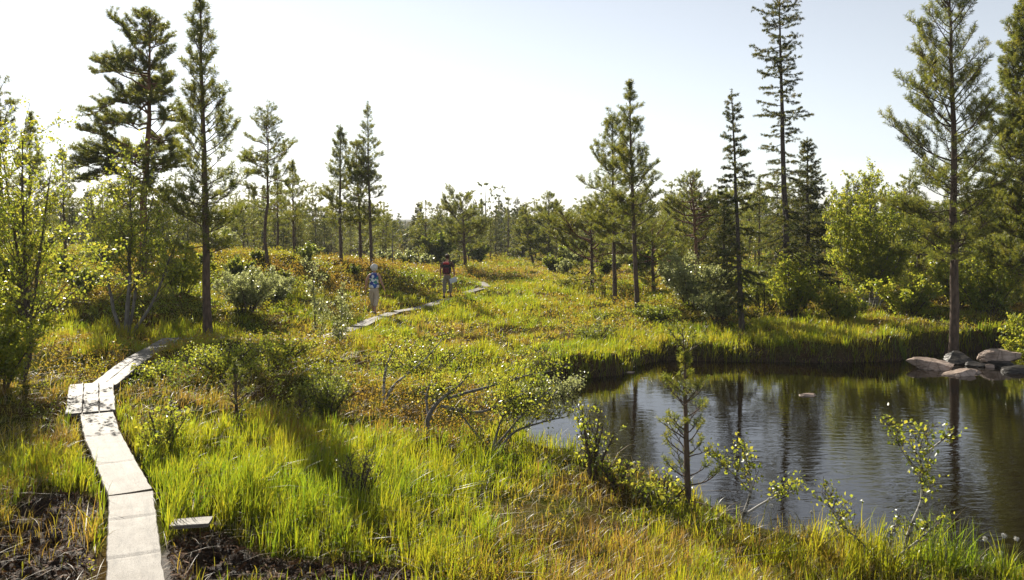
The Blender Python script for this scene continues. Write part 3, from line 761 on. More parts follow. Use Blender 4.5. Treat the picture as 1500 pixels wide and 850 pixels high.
# mound shrubs in the middle
def bush(name, label, group, px, py, hh, rad, seed, n=2000, mat='birch', ls=.045, ns=9, lift=0., sub=8, bark='twig', **kw):
    return leafy(name, label, group, g(px, py), bushstems(ns, hh, rad, seed), seed, 'bush', ls, n, mat, bark, sub=sub, start=.1, **kw)
bush('dwarf_bush', 'spreading olive-green dwarf bush on the mound under the lone pine', 'birch bushes', 330, 548, .6, .95, 50, 2600, 'birch', .034, 13)
bush('juniper_bush', 'dark rounded juniper bush beside the deep hollow', 'juniper bushes', 478, 612, .8, .6, 51, 3600, 'juniper', .028, 12)
bush('birch_bush', 'dwarf birch bush behind the spreading olive-green dwarf bush', 'birch bushes', 415, 530, .55, .8, 52, 1700, 'birch', .04)
bush('birch_bush', 'dwarf birch bush with glinting leaves beside the near boardwalk', 'birch bushes', 238, 668, .62, .48, 53, 620, 'birch', .042, 8)
bush('birch_bush', 'little dwarf birch bush just beyond the platform of the boardwalk', 'birch bushes', 230, 560, .35, .5, 54, 700, 'birch', .04, 8)
bush('birch_bush', 'bare-twigged bush with few leaves standing in the bright sedge', 'birch bushes', 525, 725, .55, .33, 55, 170, 'birch', .03, 7, bare=.5)
bush('willow_bush', 'pale willow bush spilling over the near corner of the pond bank', 'willow bushes', 812, 556, .62, .8, 56, 900, 'willow', .048, 9)
bush('willow_bush', 'small pale willow bush at the water beside the bank corner', 'willow bushes', 768, 566, .4, .5, 57, 500, 'willow', .048, 7)
bush('birch_bush', 'low birch bush half way between the sprawling birch and the pond corner', 'birch bushes', 620, 560, .85, .9, 58, 1300, 'birch', .038, 10)
bush('birch_bush', 'dark leafy bush on the bog left of the pond corner', 'birch bushes', 870, 500, .55, 1.0, 59, 1700, 'juniper', .04, 10)
bush('birch_bush', 'thin upright birch bush against the bright water', 'birch bushes', 868, 702, .95, .34, 60, 330, 'birch', .045, 7)
bush('birch_bush', 'leafy low bush at the foot of the spindly pine sapling', 'birch bushes', 965, 742, .5, .42, 61, 480, 'birch', .042, 8)
bush('birch_bush', 'small leafy bush right at the shore below the sprawling birch', 'birch bushes', 905, 712, .36, .35, 62, 240, 'birch', .042, 7)
# sprawling birches whose white branches lie low over the grass
x, y, z = g(625, 648)
leafy('sprawling_birch', 'birch with a twisted stump whose pale boughs sprawl towards the water', GB, (x, y, z),
      [([(0, 0, -.1), (.02, 0, .28), (.18, .05, .5), (.42, .1, .66), (.6, .2, .86)], .038), ([(.03, 0, .25), (-.05, .3, .5), (.1, .6, .8)], .02), ([(.2, .05, .4), (.75, .1, .25), (1.25, .1, .5), (1.55, .2, .66)], .02), ([(.3, .1, .5), (.9, .5, .6), (1.5, .7, .72), (1.9, .8, .8)], .02)],
      63, 'tree', .036, 1300, sub=13, start=.3, blen=.36, bark='grey_wood')
x, y, z = g(560, 600)
leafy('sprawling_birch', 'birch with one bare white bough slanting up to the right', GB, (x, y, z),
      [([(0, 0, -.1), (.1, .05, .25), (.4, .1, .5), (.75, .2, .75), (1.0, .3, 1.1)], .024), ([(0, .1, -.05), (.0, .2, .5), (.2, .3, 1.0)], .025)], 64, 'tree', .036, 750, sub=10, start=.4, blen=.36)
x, y, z = g(720, 665)
leafy('sprawling_birch', 'leafy birch boughs lying low over the grass at the pond edge', GB, (x, y, z),
      [([(0, 0, -.1), (.3, .1, .3), (.7, .15, .42), (1.1, .2, .5)], .018), ([(0, 0, 0), (.1, .2, .4), (.3, .3, .72)], .015), ([(0, 0, 0), (-.3, .2, .34), (-.5, .3, .55)], .015), ([(0, .2, 0), (.5, .5, .5), (.9, .6, .82)], .015)], 65, 'tree', .036, 1050, sub=12, start=.3, blen=.38, bark='grey_wood')
# right foreground saplings
x, y, z = g(1078, 770)
leafy('birch_sapling', 'sprawling birch sapling with a forked pale stem over the water', 'birch saplings', (x, y, z),
      [([(0, 0, -.1), (.1, 0, .15), (.19, 0, .42), (.15, 0, .65), (.1, 0, .85)], .016), ([(.1, 0, .15), (.4, 0, .34), (.72, 0, .42)], .011), ([(.17, 0, .4), (-.05, .1, .62), (-.28, .1, .8)], .008)], 66, 'sapling', .038, 420, sub=10, start=.45, blen=.28)
x, y, z = g(1318, 830)
leafy('birch_sapling', 'slender birch sapling with an S-bent stem before the open water', 'birch saplings', (x, y, z),
      [([(0, 0, -.1), (.05, 0, .25), (.2, 0, .55), (.24, 0, .8), (.2, 0, 1.05), (.24, 0, 1.38)], .018), ([(.22, 0, .85), (.05, .05, 1.1), (-.12, .05, 1.42)], .009), ([(.2, 0, 1.05), (.4, .02, 1.2), (.55, 0, 1.32)], .008)], 67, 'sapling', .036, 420, sub=10, start=.5, blen=.22)
x, y, z = g(1300, 835)
leafy('birch_sapling', 'low twiggy birch sapling bending left at the foot of the S-bent one', 'birch saplings', (x, y, z),
      [([(0, 0, -.05), (-.25, 0, .2), (-.5, 0, .42), (-.66, 0, .72)], .01), ([(0, 0, 0), (.05, .05, .25), (.12, .05, .42)], .01), ([(0, 0, 0), (.3, 0, .2), (.55, 0, .42)], .009)], 68, 'sapling', .036, 330, sub=10, start=.35, blen=.32)
# far bank
loc, h = tree_at(1275, 31, 262)
leafy('birch_tree', 'large full birch glowing yellow-green on the far pond bank', GB, loc,
      [upstem(h, (.1, 0), (0, 0), .07), upstem(h*.85, (-.9, .2), (-.2, 0), .05), upstem(h*.85, (.9, .2), (.2, 0), .05), upstem(h*.7, (-1.3, -.3), (-.3, 0), .04), upstem(h*.7, (1.4, -.3), (.3, 0), .04), upstem(h*.55, (.4, -.9), (0, -.2), .04)],
      70, 'tree', .066, 12000, sub=32, start=.12, blen=.30)
GF = 'bushes along the far bank'
for i, (px, d, hh, rad, n, mat, lab) in enumerate([
    (1160, 28.5, 2.0, 1.1, 3000, 'birch', 'bright leafy bush on the far bank left of the large full birch'),
    (1010, 31, 1.9, 1.5, 3400, 'willow', 'pale broad willow bush between the pointed pine and the thin spruce'),
    (1052, 27, 1.1, .9, 1800, 'willow', 'smaller pale willow bush by the trunk of the thin spruce'),
    (1330, 28, 1.5, 1.2, 2600, 'birch', 'leafy bush on the bank between the large birch and the great pine'),
    (1445, 27.5, 2.0, 1.2, 3200, 'birch', 'leafy bush behind the shore rocks right of the great pine'),
    (1510, 23.5, 1.7, 1.0, 2800, 'birch', 'leafy bush at the right edge above the dark shore boulder'),
    (1230, 27.5, 1.2, 1.0, 2000, 'birch', 'low bush at the foot of the large full birch'),
    (960, 27.5, .55, .8, 1500, 'juniper', 'dark low bush at the foot of the tall pointed pine'),
    (1400, 30, 2.3, 1.2, 3000, 'birch', 'tall leafy bush just behind the trunk of the great pine'),
    (1120, 30, 2.2, 1.5, 3200, 'juniper', 'dark bush behind the thin ragged spruce')]):
    nm = {'birch': 'leafy_bush', 'willow': 'willow_bush', 'juniper': 'dark_bush'}[mat]
    leafy(nm, lab, GF, gd(px, d), bushstems(11, hh, rad, 80+i), 80+i, 'bush', .07 if mat != 'juniper' else .05, n, mat, 'twig', sub=9, start=.1)

# ------------------------------------------------------------------ forest beyond: variants copied with their parts
proto = []
for i in range(3):
    proto.append(('pine_tree', conifer('pine_tree', 'x', 'x', (0, 0, 0), 5.5+.4*i, 100+i, OLDPINE(R=1.5+.12*i, cb=.16+.06*i, k=16, e1=18, up=.2, nw=.035, nl=.13, td=6, tl=.2, step=.4, bbark='pine_bark', nb=(3, 5)), far=True)))
for i in range(2):
    proto.append(('pine_tree', conifer('pine_tree', 'x', 'x', (0, 0, 0), 5.8, 110+i, PINE(R=1.2, cb=.2, k=16, nw=.03, nl=.13, td=6, tl=.2), far=True)))
for i in range(3):
    proto.append(('spruce_tree', conifer('spruce_tree', 'x', 'x', (0, 0, 0), 5.5, 120+i, SPRUCE(R=1.05+.15*i, cb=.05, k=14, nw=.035, nl=.08, td=6, tl=.18, along=5, step=.3), far=True)))
used = set()
ZN = [  # px range, depth range, count, tree-top row in the photo, where
    (-120, 470, 52, 100, 66, (272, 322), 'on the slope behind the left hill'),
    (430, 640, 60, 110, 28, (300, 338), 'in the forest behind the three hill pines'),
    (600, 1020, 68, 120, 70, (294, 330), 'in the forest edge beyond the meadow'),
    (960, 1620, 36, 80, 66, (262, 312), 'in the forest behind the far pond bank')]
rr_ = random.Random(5)
for lo, hi, d0, d1, n, tops, where in ZN:
    for i in range(n):
        d = d0+(d1-d0)*rr_.random()**1.3
        px = lo+(hi-lo)*(i+rr_.random())/n
        if 565 < px < 640 and d > 62: continue
        x, y, z = spot(px, d)
        k = rr_.randrange(len(proto))
        nm, pr = proto[k]
        top = tops[0]+(tops[1]-tops[0])*rr_.random()
        if rr_.random() < .14: top -= 10
        elif rr_.random() < .3: top += 14
        hh = CAMZ+(PY0-top)/F*d-z
        sc = hh/(5.5 if k > 4 else 5.8)
        kind = 'pine' if nm == 'pine_tree' else 'spruce'
        lab = f'one of the small dark {kind}s {where}'; grp = f'{kind}s {where}'
        if k not in used:
            used.add(k); o = pr; o.location = (x, y, z); o.rotation_euler = (0, 0, rr_.random()*6.28); o.scale = (sc, sc, sc); o['label'] = lab; o['group'] = grp
        else:
            dup(pr, (x, y, z), rr_.random()*6.28, lab, grp, sc)
for k in range(len(proto)):
    if k not in used:
        for c in list(proto[k][1].children): bpy.data.objects.remove(c)
        bpy.data.objects.remove(proto[k][1])
# a distant tall spruce and a spindle tree that stand out on the skyline
for px, d, top, lab, sp, nm in [(613, 75, 298, 'slim far spruce alone on the skyline left of the broad flat-topped pine', SPRUCE(R=1.3, cb=.05, k=12, nw=.035, nl=.09, tl=.18), 'spruce_tree'),
                            (745, 80, 292, 'far spindly tree with a bare pole and a tuft at its very top', PINE(R=.6, cb=.9, k=14, nw=.035, nl=.13, dead=4), 'pine_tree'),
                            (766, 72, 300, 'far pointed spruce left of the knobbly-topped pine', SPRUCE(R=1.3, cb=.08, k=12, nw=.035, nl=.09, tl=.18), 'spruce_tree'),
                            (1273, 50, 258, 'far pointed spruce peeping over the large full birch', SPRUCE(R=1., cb=.08, k=12, nw=.03, nl=.08, tl=.16), 'spruce_tree'),
                            (1256, 52, 268, 'far spruce just left of the pointed one over the large full birch', SPRUCE(R=1.1, cb=.08, k=12, nw=.03, nl=.08, tl=.16), 'spruce_tree')]:
    loc, h = tree_at(px, d, top)
    conifer(nm, lab, 'skyline trees', loc, h, int(px), sp, far=True)
def far_forest():
    r = np.random.RandomState(77); mb = MB(); tb = MB()
    n = 2600
    d = 105*np.exp(r.rand(n)**1.2*1.5); px = -500+2500*r.rand(n)
    x = (px-PX0)/F*d; z = height(x, d)
    H = (3.6+4.6*r.rand(n)**1.8)*(.6+.8*vnoise(px*.014, d*.02, 2))*(1-.45*np.exp(-((px-605)/55)**2))
    C, D, L = [], [], []
    w = .14*H*(.7+.6*r.rand(n)); pine = r.rand(n) < .45
    for i in range(n):
        m = 26
        t = r.rand(m)
        t = np.where(pine[i], .35+.65*t, .08+.92*t)
        rad = w[i]*np.where(pine[i], np.sqrt(np.clip(1-((t-.7)/.38)**2, .05, 1))*1.25, (1-t)*1.05+.04)
        a = r.rand(m)*6.283; rr = rad*(.35+.65*r.rand(m))
        C.append(np.stack([x[i]+rr*np.cos(a), d[i]+rr*np.sin(a), z[i]+H[i]*t], -1)); D.append(np.stack([np.cos(a), np.sin(a), .25-.3*(1-t)], -1))
        L.append(np.full(m, .25))
        C.append([[x[i], d[i], z[i]+H[i]*.97]]); D.append([[0, 0, 1.]]); L.append([.25])
        tube(tb, [(x[i], d[i], z[i]-.3), (x[i], d[i], z[i]+H[i]*.95)], [.02*H[i], .012], 4, .4, False)
    needles(mb, np.concatenate(C), np.concatenate(D), np.concatenate(L), 6, .42, .15, r, .8)
    mb.merge(tb)
    tag(mb.build('distant_forest', M['spruce'], None, False, M['spruce_bark']), 'distant dark conifer forest reaching to the skyline', 'forest', kind='stuff')
far_forest()
# pale bushes dotted about the meadow and slope
bp0 = leafy('meadow_bush', 'x', 'x', (0, 0, 0), bushstems(9, 1.2, .9, 91), 91, 'bush', .12, 900, 'willow', 'twig', sub=7, start=.1)
bp1 = leafy('meadow_bush', 'x', 'x', (0, 0, 0), bushstems(9, 1.2, .8, 92), 92, 'bush', .12, 1000, 'juniper', 'twig', sub=7, start=.1)
for i, (px, d, sc, k) in enumerate([(592, 50, .9, 0), (618, 54, .9, 0), (662, 58, .8, 0), (560, 52, 1.0, 0), (845, 58, 1.0, 0), (830, 48, .7, 0),
                                    (900, 50, .9, 0), (985, 40, 1., 0), (640, 62, 1.9, 1), (810, 50, .8, 1), (885, 46, .8, 1), (835, 62, 1.4, 1), (700, 66, 1.3, 1), (940, 48, 1.3, 1), (980, 52, 1.5, 1),
                                    (320, 42, 1., 0), (150, 33, .9, 0), (60, 36, 1., 0), (450, 42, .8, 1), (180, 40, 1.0, 1), (350, 33, .7, 1), (20, 24, .8, 1), (120, 27, .7, 1),
                                    (345, 35, .45, 1), (380, 36.5, .5, 1), (415, 34, .4, 1), (300, 36, .5, 1), (450, 37, .45, 1), (475, 35, .35, 1), (255, 33, .5, 1), (225, 38, .6, 1), (90, 30, .5, 1), (520, 38, .4, 1), (400, 31, .4, 1), (545, 37, .35, 1)]):
    lab = ('pale grey-green bush ' if k == 0 else 'dark green bush ')+('on the hillside left of the path' if px < 500 else 'on the meadow before the forest edge'); grp = ('pale' if k == 0 else 'dark')+(' hillside bushes' if px < 500 else ' meadow bushes')
    pr = (bp0, bp1)[k]; x, y, z = spot(px, d)
    if pr['label'] == 'x':
        pr.location = (x, y, z); pr.scale = (sc, sc, sc); pr['label'] = lab; pr['group'] = grp
    else: dup(pr, (x, y, z), i*1.7, lab, grp, sc)

# dead wood
def snag(label, px, d, top, seed, r0, lean=0., nb=6, cat='dead tree'):
    rng = np.random.RandomState(seed)
    loc, h = tree_at(px, d, top)
    root = thing('dead_tree', label, cat, loc, 0, 'dead trees')
    tr, br = MB(), MB()
    t = np.linspace(0, 1, 8)
    tp = np.stack([lean*t+rng.normal(size=8)*.01*h, rng.normal(size=8)*.01*h, t*h-.1], -1)
    tube(tr, tp, r0*(1-t*.75), 7)
    for i in range(nb):
        s = .35+.6*rng.rand(); p, _ = lerp_pts(tp, s); a = rng.rand()*6.28
        tube(br, sweep(p, [math.cos(a), math.sin(a), .1], h*(.12+.18*rng.rand()), 4, rng, 0, .5), np.linspace(r0*.3, .004, 5), 4, .5, False)
    tr.build('trunk', M['grey_wood'], root, True); br.build('crown', M['grey_wood'], root, True)
snag('thin dead tree with a few bare branches right of the three hill pines', 575, 42, 335, 71, .05, .0, 9)
x, y, d = 275, ray(273, 548)[1], 0
snag('short dead dark stake standing in the heather beside the boardwalk', 274, y, 514, 72, .03, 0, 2, 'dead stake')

# ------------------------------------------------------------------ boardwalk
def board_mat():
    m, nt, N, L = mat_new('weathered_board')
    tc = N('ShaderNodeTexCoord')
    mp = N('ShaderNodeMapping'); mp.inputs['Scale'].default_value = (30, 1.6, 30); L(tc.outputs['UV'], mp.inputs[0])
    n1 = N('ShaderNodeTexNoise'); n1.inputs['Scale'].default_value = 1; n1.inputs['Detail'].default_value = 6; n1.inputs['Roughness'].default_value = .65; L(mp.outputs[0], n1.inputs['Vector'])
    n2 = N('ShaderNodeTexNoise'); n2.inputs['Scale'].default_value = 90; n2.inputs['Detail'].default_value = 3; L(tc.outputs['Object'], n2.inputs['Vector'])
    n4 = N('ShaderNodeTexNoise'); n4.inputs['Scale'].default_value = 3.5; n4.inputs['Detail'].default_value = 4; L(tc.outputs['Object'], n4.inputs['Vector'])
    r = ramp(nt, [(.07, .059, .047, .30), (.195, .168, .14, .44), (.31, .275, .235, .72)]); L(n1.outputs['Fac'], r.inputs[0])
    r2 = ramp(nt, [(.30, .28, .25, .32), (1, 1, 1, .52)]); L(n2.outputs['Fac'], r2.inputs[0])
    r4 = ramp(nt, [(.52, .47, .40, .32), (1, 1, 1, .6)]); L(n4.outputs['Fac'], r4.inputs[0])
    mu = N('ShaderNodeMix'); mu.data_type = 'RGBA'; mu.blend_type = 'MULTIPLY'; mu.inputs[0].default_value = .8; L(r.outputs[0], mu.inputs[6]); L(r2.outputs[0], mu.inputs[7])
    m3 = N('ShaderNodeMix'); m3.data_type = 'RGBA'; m3.blend_type = 'MULTIPLY'; m3.inputs[0].default_value = 1; L(mu.outputs[2], m3.inputs[6]); L(r4.outputs[0], m3.inputs[7])
    b = N('ShaderNodeBsdfPrincipled'); b.inputs['Roughness'].default_value = .62; b.inputs['Specular IOR Level'].default_value = .35; L(m3.outputs[2], b.inputs['Base Color'])
    ad = N('ShaderNodeMath'); ad.operation = 'ADD'; L(n1.outputs['Fac'], ad.inputs[0]); L(n2.outputs['Fac'], ad.inputs[1])
    bp = N('ShaderNodeBump'); bp.inputs['Strength'].default_value = .5; bp.inputs['Distance'].default_value = .012; L(ad.outputs[0], bp.inputs['Height']); L(bp.outputs[0], b.inputs['Normal'])
    o = N('ShaderNodeOutputMaterial'); L(b.outputs[0], o.inputs[0])
    return m
M['board'] = board_mat()

def plank(name, pts, x0, x1, th, parent, rng, seams=()):
    """a board following pts (local), from offset x0 to x1 across; edges worn; UV runs across and along"""
    pts = np.asarray(pts, float)
    seg = np.concatenate([[0], np.cumsum(np.linalg.norm(np.diff(pts, axis=0), axis=1))]); Lt = seg[-1]
    n = max(4, int(Lt/.06))
    s = np.linspace(0, Lt, n)
    c = np.stack([np.interp(s, seg, pts[:, i]) for i in range(3)], -1)
    if len(pts) > 2:
        for _ in range(12): c[1:-1] = (c[:-2]+2*c[1:-1]+c[2:])/4
    t = unit(np.gradient(c, axis=0)); t[:, 2] *= 1; r = unit(np.stack([t[:, 1], -t[:, 0], np.zeros(n)], -1))
    e0 = x0+np.convolve(rng.normal(size=n)*.007, np.ones(3)/3, 'same'); e1 = x1+np.convolve(rng.normal(size=n)*.007, np.ones(3)/3, 'same')
    bv = .008
    dz = np.zeros(n)
    for q in seams: dz -= .012*np.exp(-((s-q*Lt)/.018)**2)
    up = np.array([0, 0, 1.])
    ring = np.stack([c+r*e0[:, None]-up*th, c+r*e0[:, None]-up*bv, c+r*(e0+bv)[:, None]+up*dz[:, None], c+r*((e0+e1)/2)[:, None]+up*(dz-.003)[:, None], c+r*(e1-bv)[:, None]+up*dz[:, None], c+r*e1[:, None]-up*bv, c+r*e1[:, None]-up*th], 1)
    k = 7
    i = np.arange(n-1)[:, None]*k; j = np.arange(k)[None]; j1 = (j+1) % k
    q = np.stack([i+j, i+k+j, i+k+j1, i+j1], -1).reshape(-1, 4)
    v = ring.reshape(-1, 3)
    bmv = bmesh.new(); vs = [bmv.verts.new(p) for p in v]
    uv = bmv.loops.layers.uv.new('UVMap')
    co = np.stack([np.tile(np.linspace(0, .5, k)+x0, n), np.repeat(s, k)], -1)
    for f in q:
        fc = bmv.faces.new([vs[a] for a in f])
        for lp, a in zip(fc.loops, f): lp[uv].uv = co[a]
    for e in (range(k), range((n-1)*k, n*k)):
        fc = bmv.faces.new([vs[a] for a in e])
        for lp in fc.loops: lp[uv].uv = (lp.vert.co.x, lp.vert.co.y)
    bmesh.ops.recalc_face_normals(bmv, faces=bmv.faces[:])
    me = bpy.data.meshes.new(name); bmv.to_mesh(me); bmv.free(); me.materials.append(M['board'])
    o = bpy.data.objects.new(name, me); COL.objects.link(o); o.parent = parent
    return o

def sleeper(parent, p, d, half, drop):
    r = np.array([d[1], -d[0], 0]); mb = MB()
    a = p-r*half-np.array([0, 0, drop]); b = p+r*half-np.array([0, 0, drop])
    tube(mb, [a, (a+b)/2, b], [.055, .058, .055], 8)
    mb.build('sleeper', M['grey_wood'], parent, True)

WL = ['nearest boardwalk plank, running out of the bottom of the photo', 'second boardwalk plank, bending away over the bog to the platform', 'wide boardwalk platform of short side-by-side boards',
      'boardwalk plank climbing from the platform towards the lone pine', 'boardwalk plank hidden by the mound, just beyond the lone pine', 'boardwalk plank behind the mound before the thin birch saplings',
      'boardwalk plank behind the thin birch saplings', 'boardwalk plank the woman walks on', 'grass-covered boardwalk plank ahead of the woman', 'boardwalk plank at the heels of the man with the rucksack',
      'boardwalk plank ahead of the man with the rucksack', 'farthest boardwalk plank, turning left into the meadow']
walk_top = {}
for wi, (seg, lab) in enumerate(zip(WALK, WL)):
    rng = np.random.RandomState(200+wi)
    pts = seg.copy()
    pts[:, 2] = [hz1(a, b) for a, b in pts[:, :2]]
    pts[:, 2] = np.maximum(pts[:, 2], idw(pts[:, 0], pts[:, 1]))+(.13 if wi < 4 else (.04 if wi in (4, 5) else .065))
    if wi == 2: pts[:, 2] += .02
    o0 = pts[0].copy()
    root = thing('boardwalk_plank' if wi != 2 else 'boardwalk_platform', lab, 'boardwalk', o0, 0, 'boardwalk pieces')
    lp = pts-o0
    if wi == 2:
        for x0 in (-.34, -.112, .116): plank('board', lp, x0, x0+.222, .05, root, rng, (.45,))
    elif wi < 2:
        plank('board', lp, -.225, .225, .06, root, rng, (.35, .72) if wi == 0 else (.3, .62))
    else:
        plank('board', lp, -.22, -.002, .05, root, rng); plank('board', lp, .004, .22, .05, root, rng)
    d = unit(lp[-1]-lp[0])
    for s in (.06, .94):
        p = np.array([np.interp(s, np.linspace(0, 1, len(lp)), lp[:, i]) for i in range(3)])
        sleeper(root, p, d, .215, .118)
    walk_top[wi] = pts
# loose slab over the ditch
x, y, z = ray(280, 782)
root = thing('loose_plank', 'short grey loose plank bridging the dark ditch beside the near boardwalk', 'plank', (x, y, hz1(x, y)+.2), .1)
plank('board', [(-.19, 0, 0), (.19, .01, .01)], -.11, .11, .035, root, np.random.RandomState(3))

# ------------------------------------------------------------------ rocks
def rock_mat():
    m, nt, N, L = mat_new('shore_rock')
    tc = N('ShaderNodeTexCoord')
    n1 = N('ShaderNodeTexNoise'); n1.inputs['Scale'].default_value = 2.2; n1.inputs['Detail'].default_value = 7; n1.inputs['Roughness'].default_value = .65; L(tc.outputs['Object'], n1.inputs['Vector'])
    v = N('ShaderNodeTexVoronoi'); v.inputs['Scale'].default_value = 2.6; v.feature = 'DISTANCE_TO_EDGE'; L(tc.outputs['Object'], v.inputs['Vector'])
    r = ramp(nt, [(.12, .085, .065, .3), (.36, .265, .205, .48), (.56, .44, .36, .7)]); L(n1.outputs['Fac'], r.inputs[0])
    r2 = ramp(nt, [(.3, .28, .26, .0), (1, 1, 1, .05)]); L(v.outputs['Distance'], r2.inputs[0])
    mu = N('ShaderNodeMix'); mu.data_type = 'RGBA'; mu.blend_type = 'MULTIPLY'; mu.inputs[0].default_value = .7; L(r.outputs[0], mu.inputs[6]); L(r2.outputs[0], mu.inputs[7])
    b = N('ShaderNodeBsdfPrincipled'); b.inputs['Roughness'].default_value = .6; L(mu.outputs[2], b.inputs['Base Color'])
    bp = N('ShaderNodeBump'); bp.inputs['Strength'].default_value = .7; bp.inputs['Distance'].default_value = .06; L(n1.outputs['Fac'], bp.inputs['Height']); L(bp.outputs[0], b.inputs['Normal'])
    o = N('ShaderNodeOutputMaterial'); L(b.outputs[0], o.inputs[0])
    return m
M['rock'] = rock_mat()
M['wetrock'] = solid('wet_dark_rock', (.02, .018, .016), (.07, .06, .052), 3, .45, .5)

def rock(label, px, py, z0, sx, sy, sz, seed, mat='rock', rz=0, group='rocks on the shore'):
    rng = np.random.RandomState(seed)
    d = F*(CAMZ-z0)/(py-PY0); x = (px-PX0)/F*d
    bmv = bmesh.new(); bmesh.ops.create_icosphere(bmv, subdivisions=5, radius=1)
    V = np.array([v.co for v in bmv.verts])
    for _ in range(14):                      # plane cuts make facets
        nrm = unit(rng.normal(size=3)*[1, 1, .9]); dd = .48+.36*rng.rand()
        ex = np.maximum((V*nrm).sum(1)-dd, 0); V -= nrm*ex[:, None]
    V = V*(1+.16*(fbm(V[:, 0]*2+seed, V[:, 1]*2+V[:, 2]*1.7, 3, seed)-.5)[:, None]+.07*(fbm(V[:, 0]*7+seed, V[:, 1]*7+V[:, 2]*6, 2, seed+1)-.5)[:, None])
    V = V+.05*(np.abs(fbm(V[:, 0]*4+seed, V[:, 1]*4+V[:, 2]*5, 4, seed+2)-.5)*2)[:, None]*-V*2
    V *= [sx, sy, sz*.66]
    c, s = math.cos(rz), math.sin(rz)
    V[:, :2] = V[:, :2] @ np.array([[c, s], [-s, c]])
    for v, q in zip(bmv.verts, V): v.co = q
    for f in bmv.faces: f.smooth = False
    me = bpy.data.meshes.new('rock'); bmv.to_mesh(me); bmv.free(); me.materials.append(M[mat])
    o = bpy.data.objects.new('rock', me); COL.objects.link(o); o.location = (x, d, z0)
    tag(o, label, 'rock', group)
rock('broad pinkish rock at the left end of the shore rocks, streaked with pale lichen', 1368, 536, -.55, .75, .5, .44, 1)
rock('flat pale rock slab sloping into the pond in the middle of the shore rocks', 1404, 549, -.6, .62, .4, .24, 2, rz=.3)
rock('small wedge of rock at the water right of the flat pale slab', 1424, 546, -.6, .28, .25, .16, 3)
rock('rounded grey rock behind the flat pale slab', 1402, 526, -.5, .5, .4, .36, 4, 'wetrock')
rock('pale domed rock at the back of the shore rocks under the bushes', 1466, 524, -.42, .58, .4, .38, 5)
rock('dark wet boulder cut by the right edge of the photo', 1492, 545, -.6, .7, .4, .28, 6, 'wetrock', .1)
rock('long shadowed rock between the domed rock and the wet boulder', 1462, 532, -.55, .6, .35, .25, 7, 'wetrock')
rock('little pale stone in the water before the wet boulder', 1450, 538, -.6, .16, .13, .12, 8)
rock('little dark stone between the flat pale slab and the wet boulder', 1430, 535, -.58, .28, .2, .15, 9, 'wetrock')
rock('lone small rock poking out of the middle of the pond', 1186, 581, -.62, .23, .17, .13, 10, group='rocks in the water')
rock('small stone at the foot of the left pond bank', 922, 546, -.6, .22, .12, .06, 11, 'rock', group='rocks in the water')

# cotton grass heads by the near shore
M['cotton'] = solid('cotton_fluff', (.72, .70, .66), (.82, .80, .77), 30, .9, .4)
for i, (px, d, hh) in enumerate([(1478, 8.3, .46), (1496, 8.5, .42), (1456, 8.8, .40), (1442, 8.7, .34), (1193, 9.3, .40), (1130, 9.4, .36), (1118, 9.6, .38), (478, 15, .4), (462, 14.6, .42), (445, 14.8, .38)]):
    x, y, z = spot(px, d)
    near = i < 7
    root = thing('cottongrass', 'white fluffy cottongrass head on a thin stem at the near pond shore' if near else 'white cottongrass head before the dark juniper bush', 'cottongrass', (x, y, z), i*2., 'cottongrass at the near shore' if near else 'cottongrass by the hollow')
    rng = np.random.RandomState(300+i)
    a = MB(); st = sweep((0, 0, 0), (.1, 0, 1), hh, 6, rng, 0, .15); tube(a, st, .0028, 4); a.build('stem', M['sedge'], root)
    b = MB(); needles(b, [st[-1]-[0, 0, .012]]*5, rng.normal(size=(5, 3))+[0, 0, .4], .01, 40, .022, .004, rng, .9); b.build('seed_head', M['cotton'], root)

# ------------------------------------------------------------------ people
def skin(name, V, E, Rr, mat, parent, sub=2, root=0):
    me = bpy.data.meshes.new(name); me.from_pydata([tuple(v) for v in V], E, [])
    o = bpy.data.objects.new(name, me); COL.objects.link(o)
    sk = o.modifiers.new('s', 'SKIN'); sk.branch_smoothing = .6
    for i, r in enumerate(Rr):
        r = r if isinstance(r, tuple) else (r, r)
        me.skin_vertices[0].data[i].radius = r
        me.skin_vertices[0].data[i].use_root = (i == root)
    sb = o.modifiers.new('b', 'SUBSURF'); sb.levels = sub; sb.render_levels = sub
    dg = bpy.context.evaluated_depsgraph_get()
    nm = bpy.data.meshes.new_from_object(o.evaluated_get(dg)); nm.name = name
    bpy.data.objects.remove(o)
    nm.materials.clear(); nm.materials.append(mat)
    nm.polygons.foreach_set('use_smooth', np.ones(len(nm.polygons), bool))
    n = bpy.data.objects.new(name, nm); COL.objects.link(n); n.parent = parent
    return n

class Rig:
    def __init__(s): s.V = []; s.E = []; s.R = []
    def v(s, p, r, link=None):
        s.V.append(p); s.R.append(r); k = len(s.V)-1
        if link is not None: s.E.append((link, k))
        return k

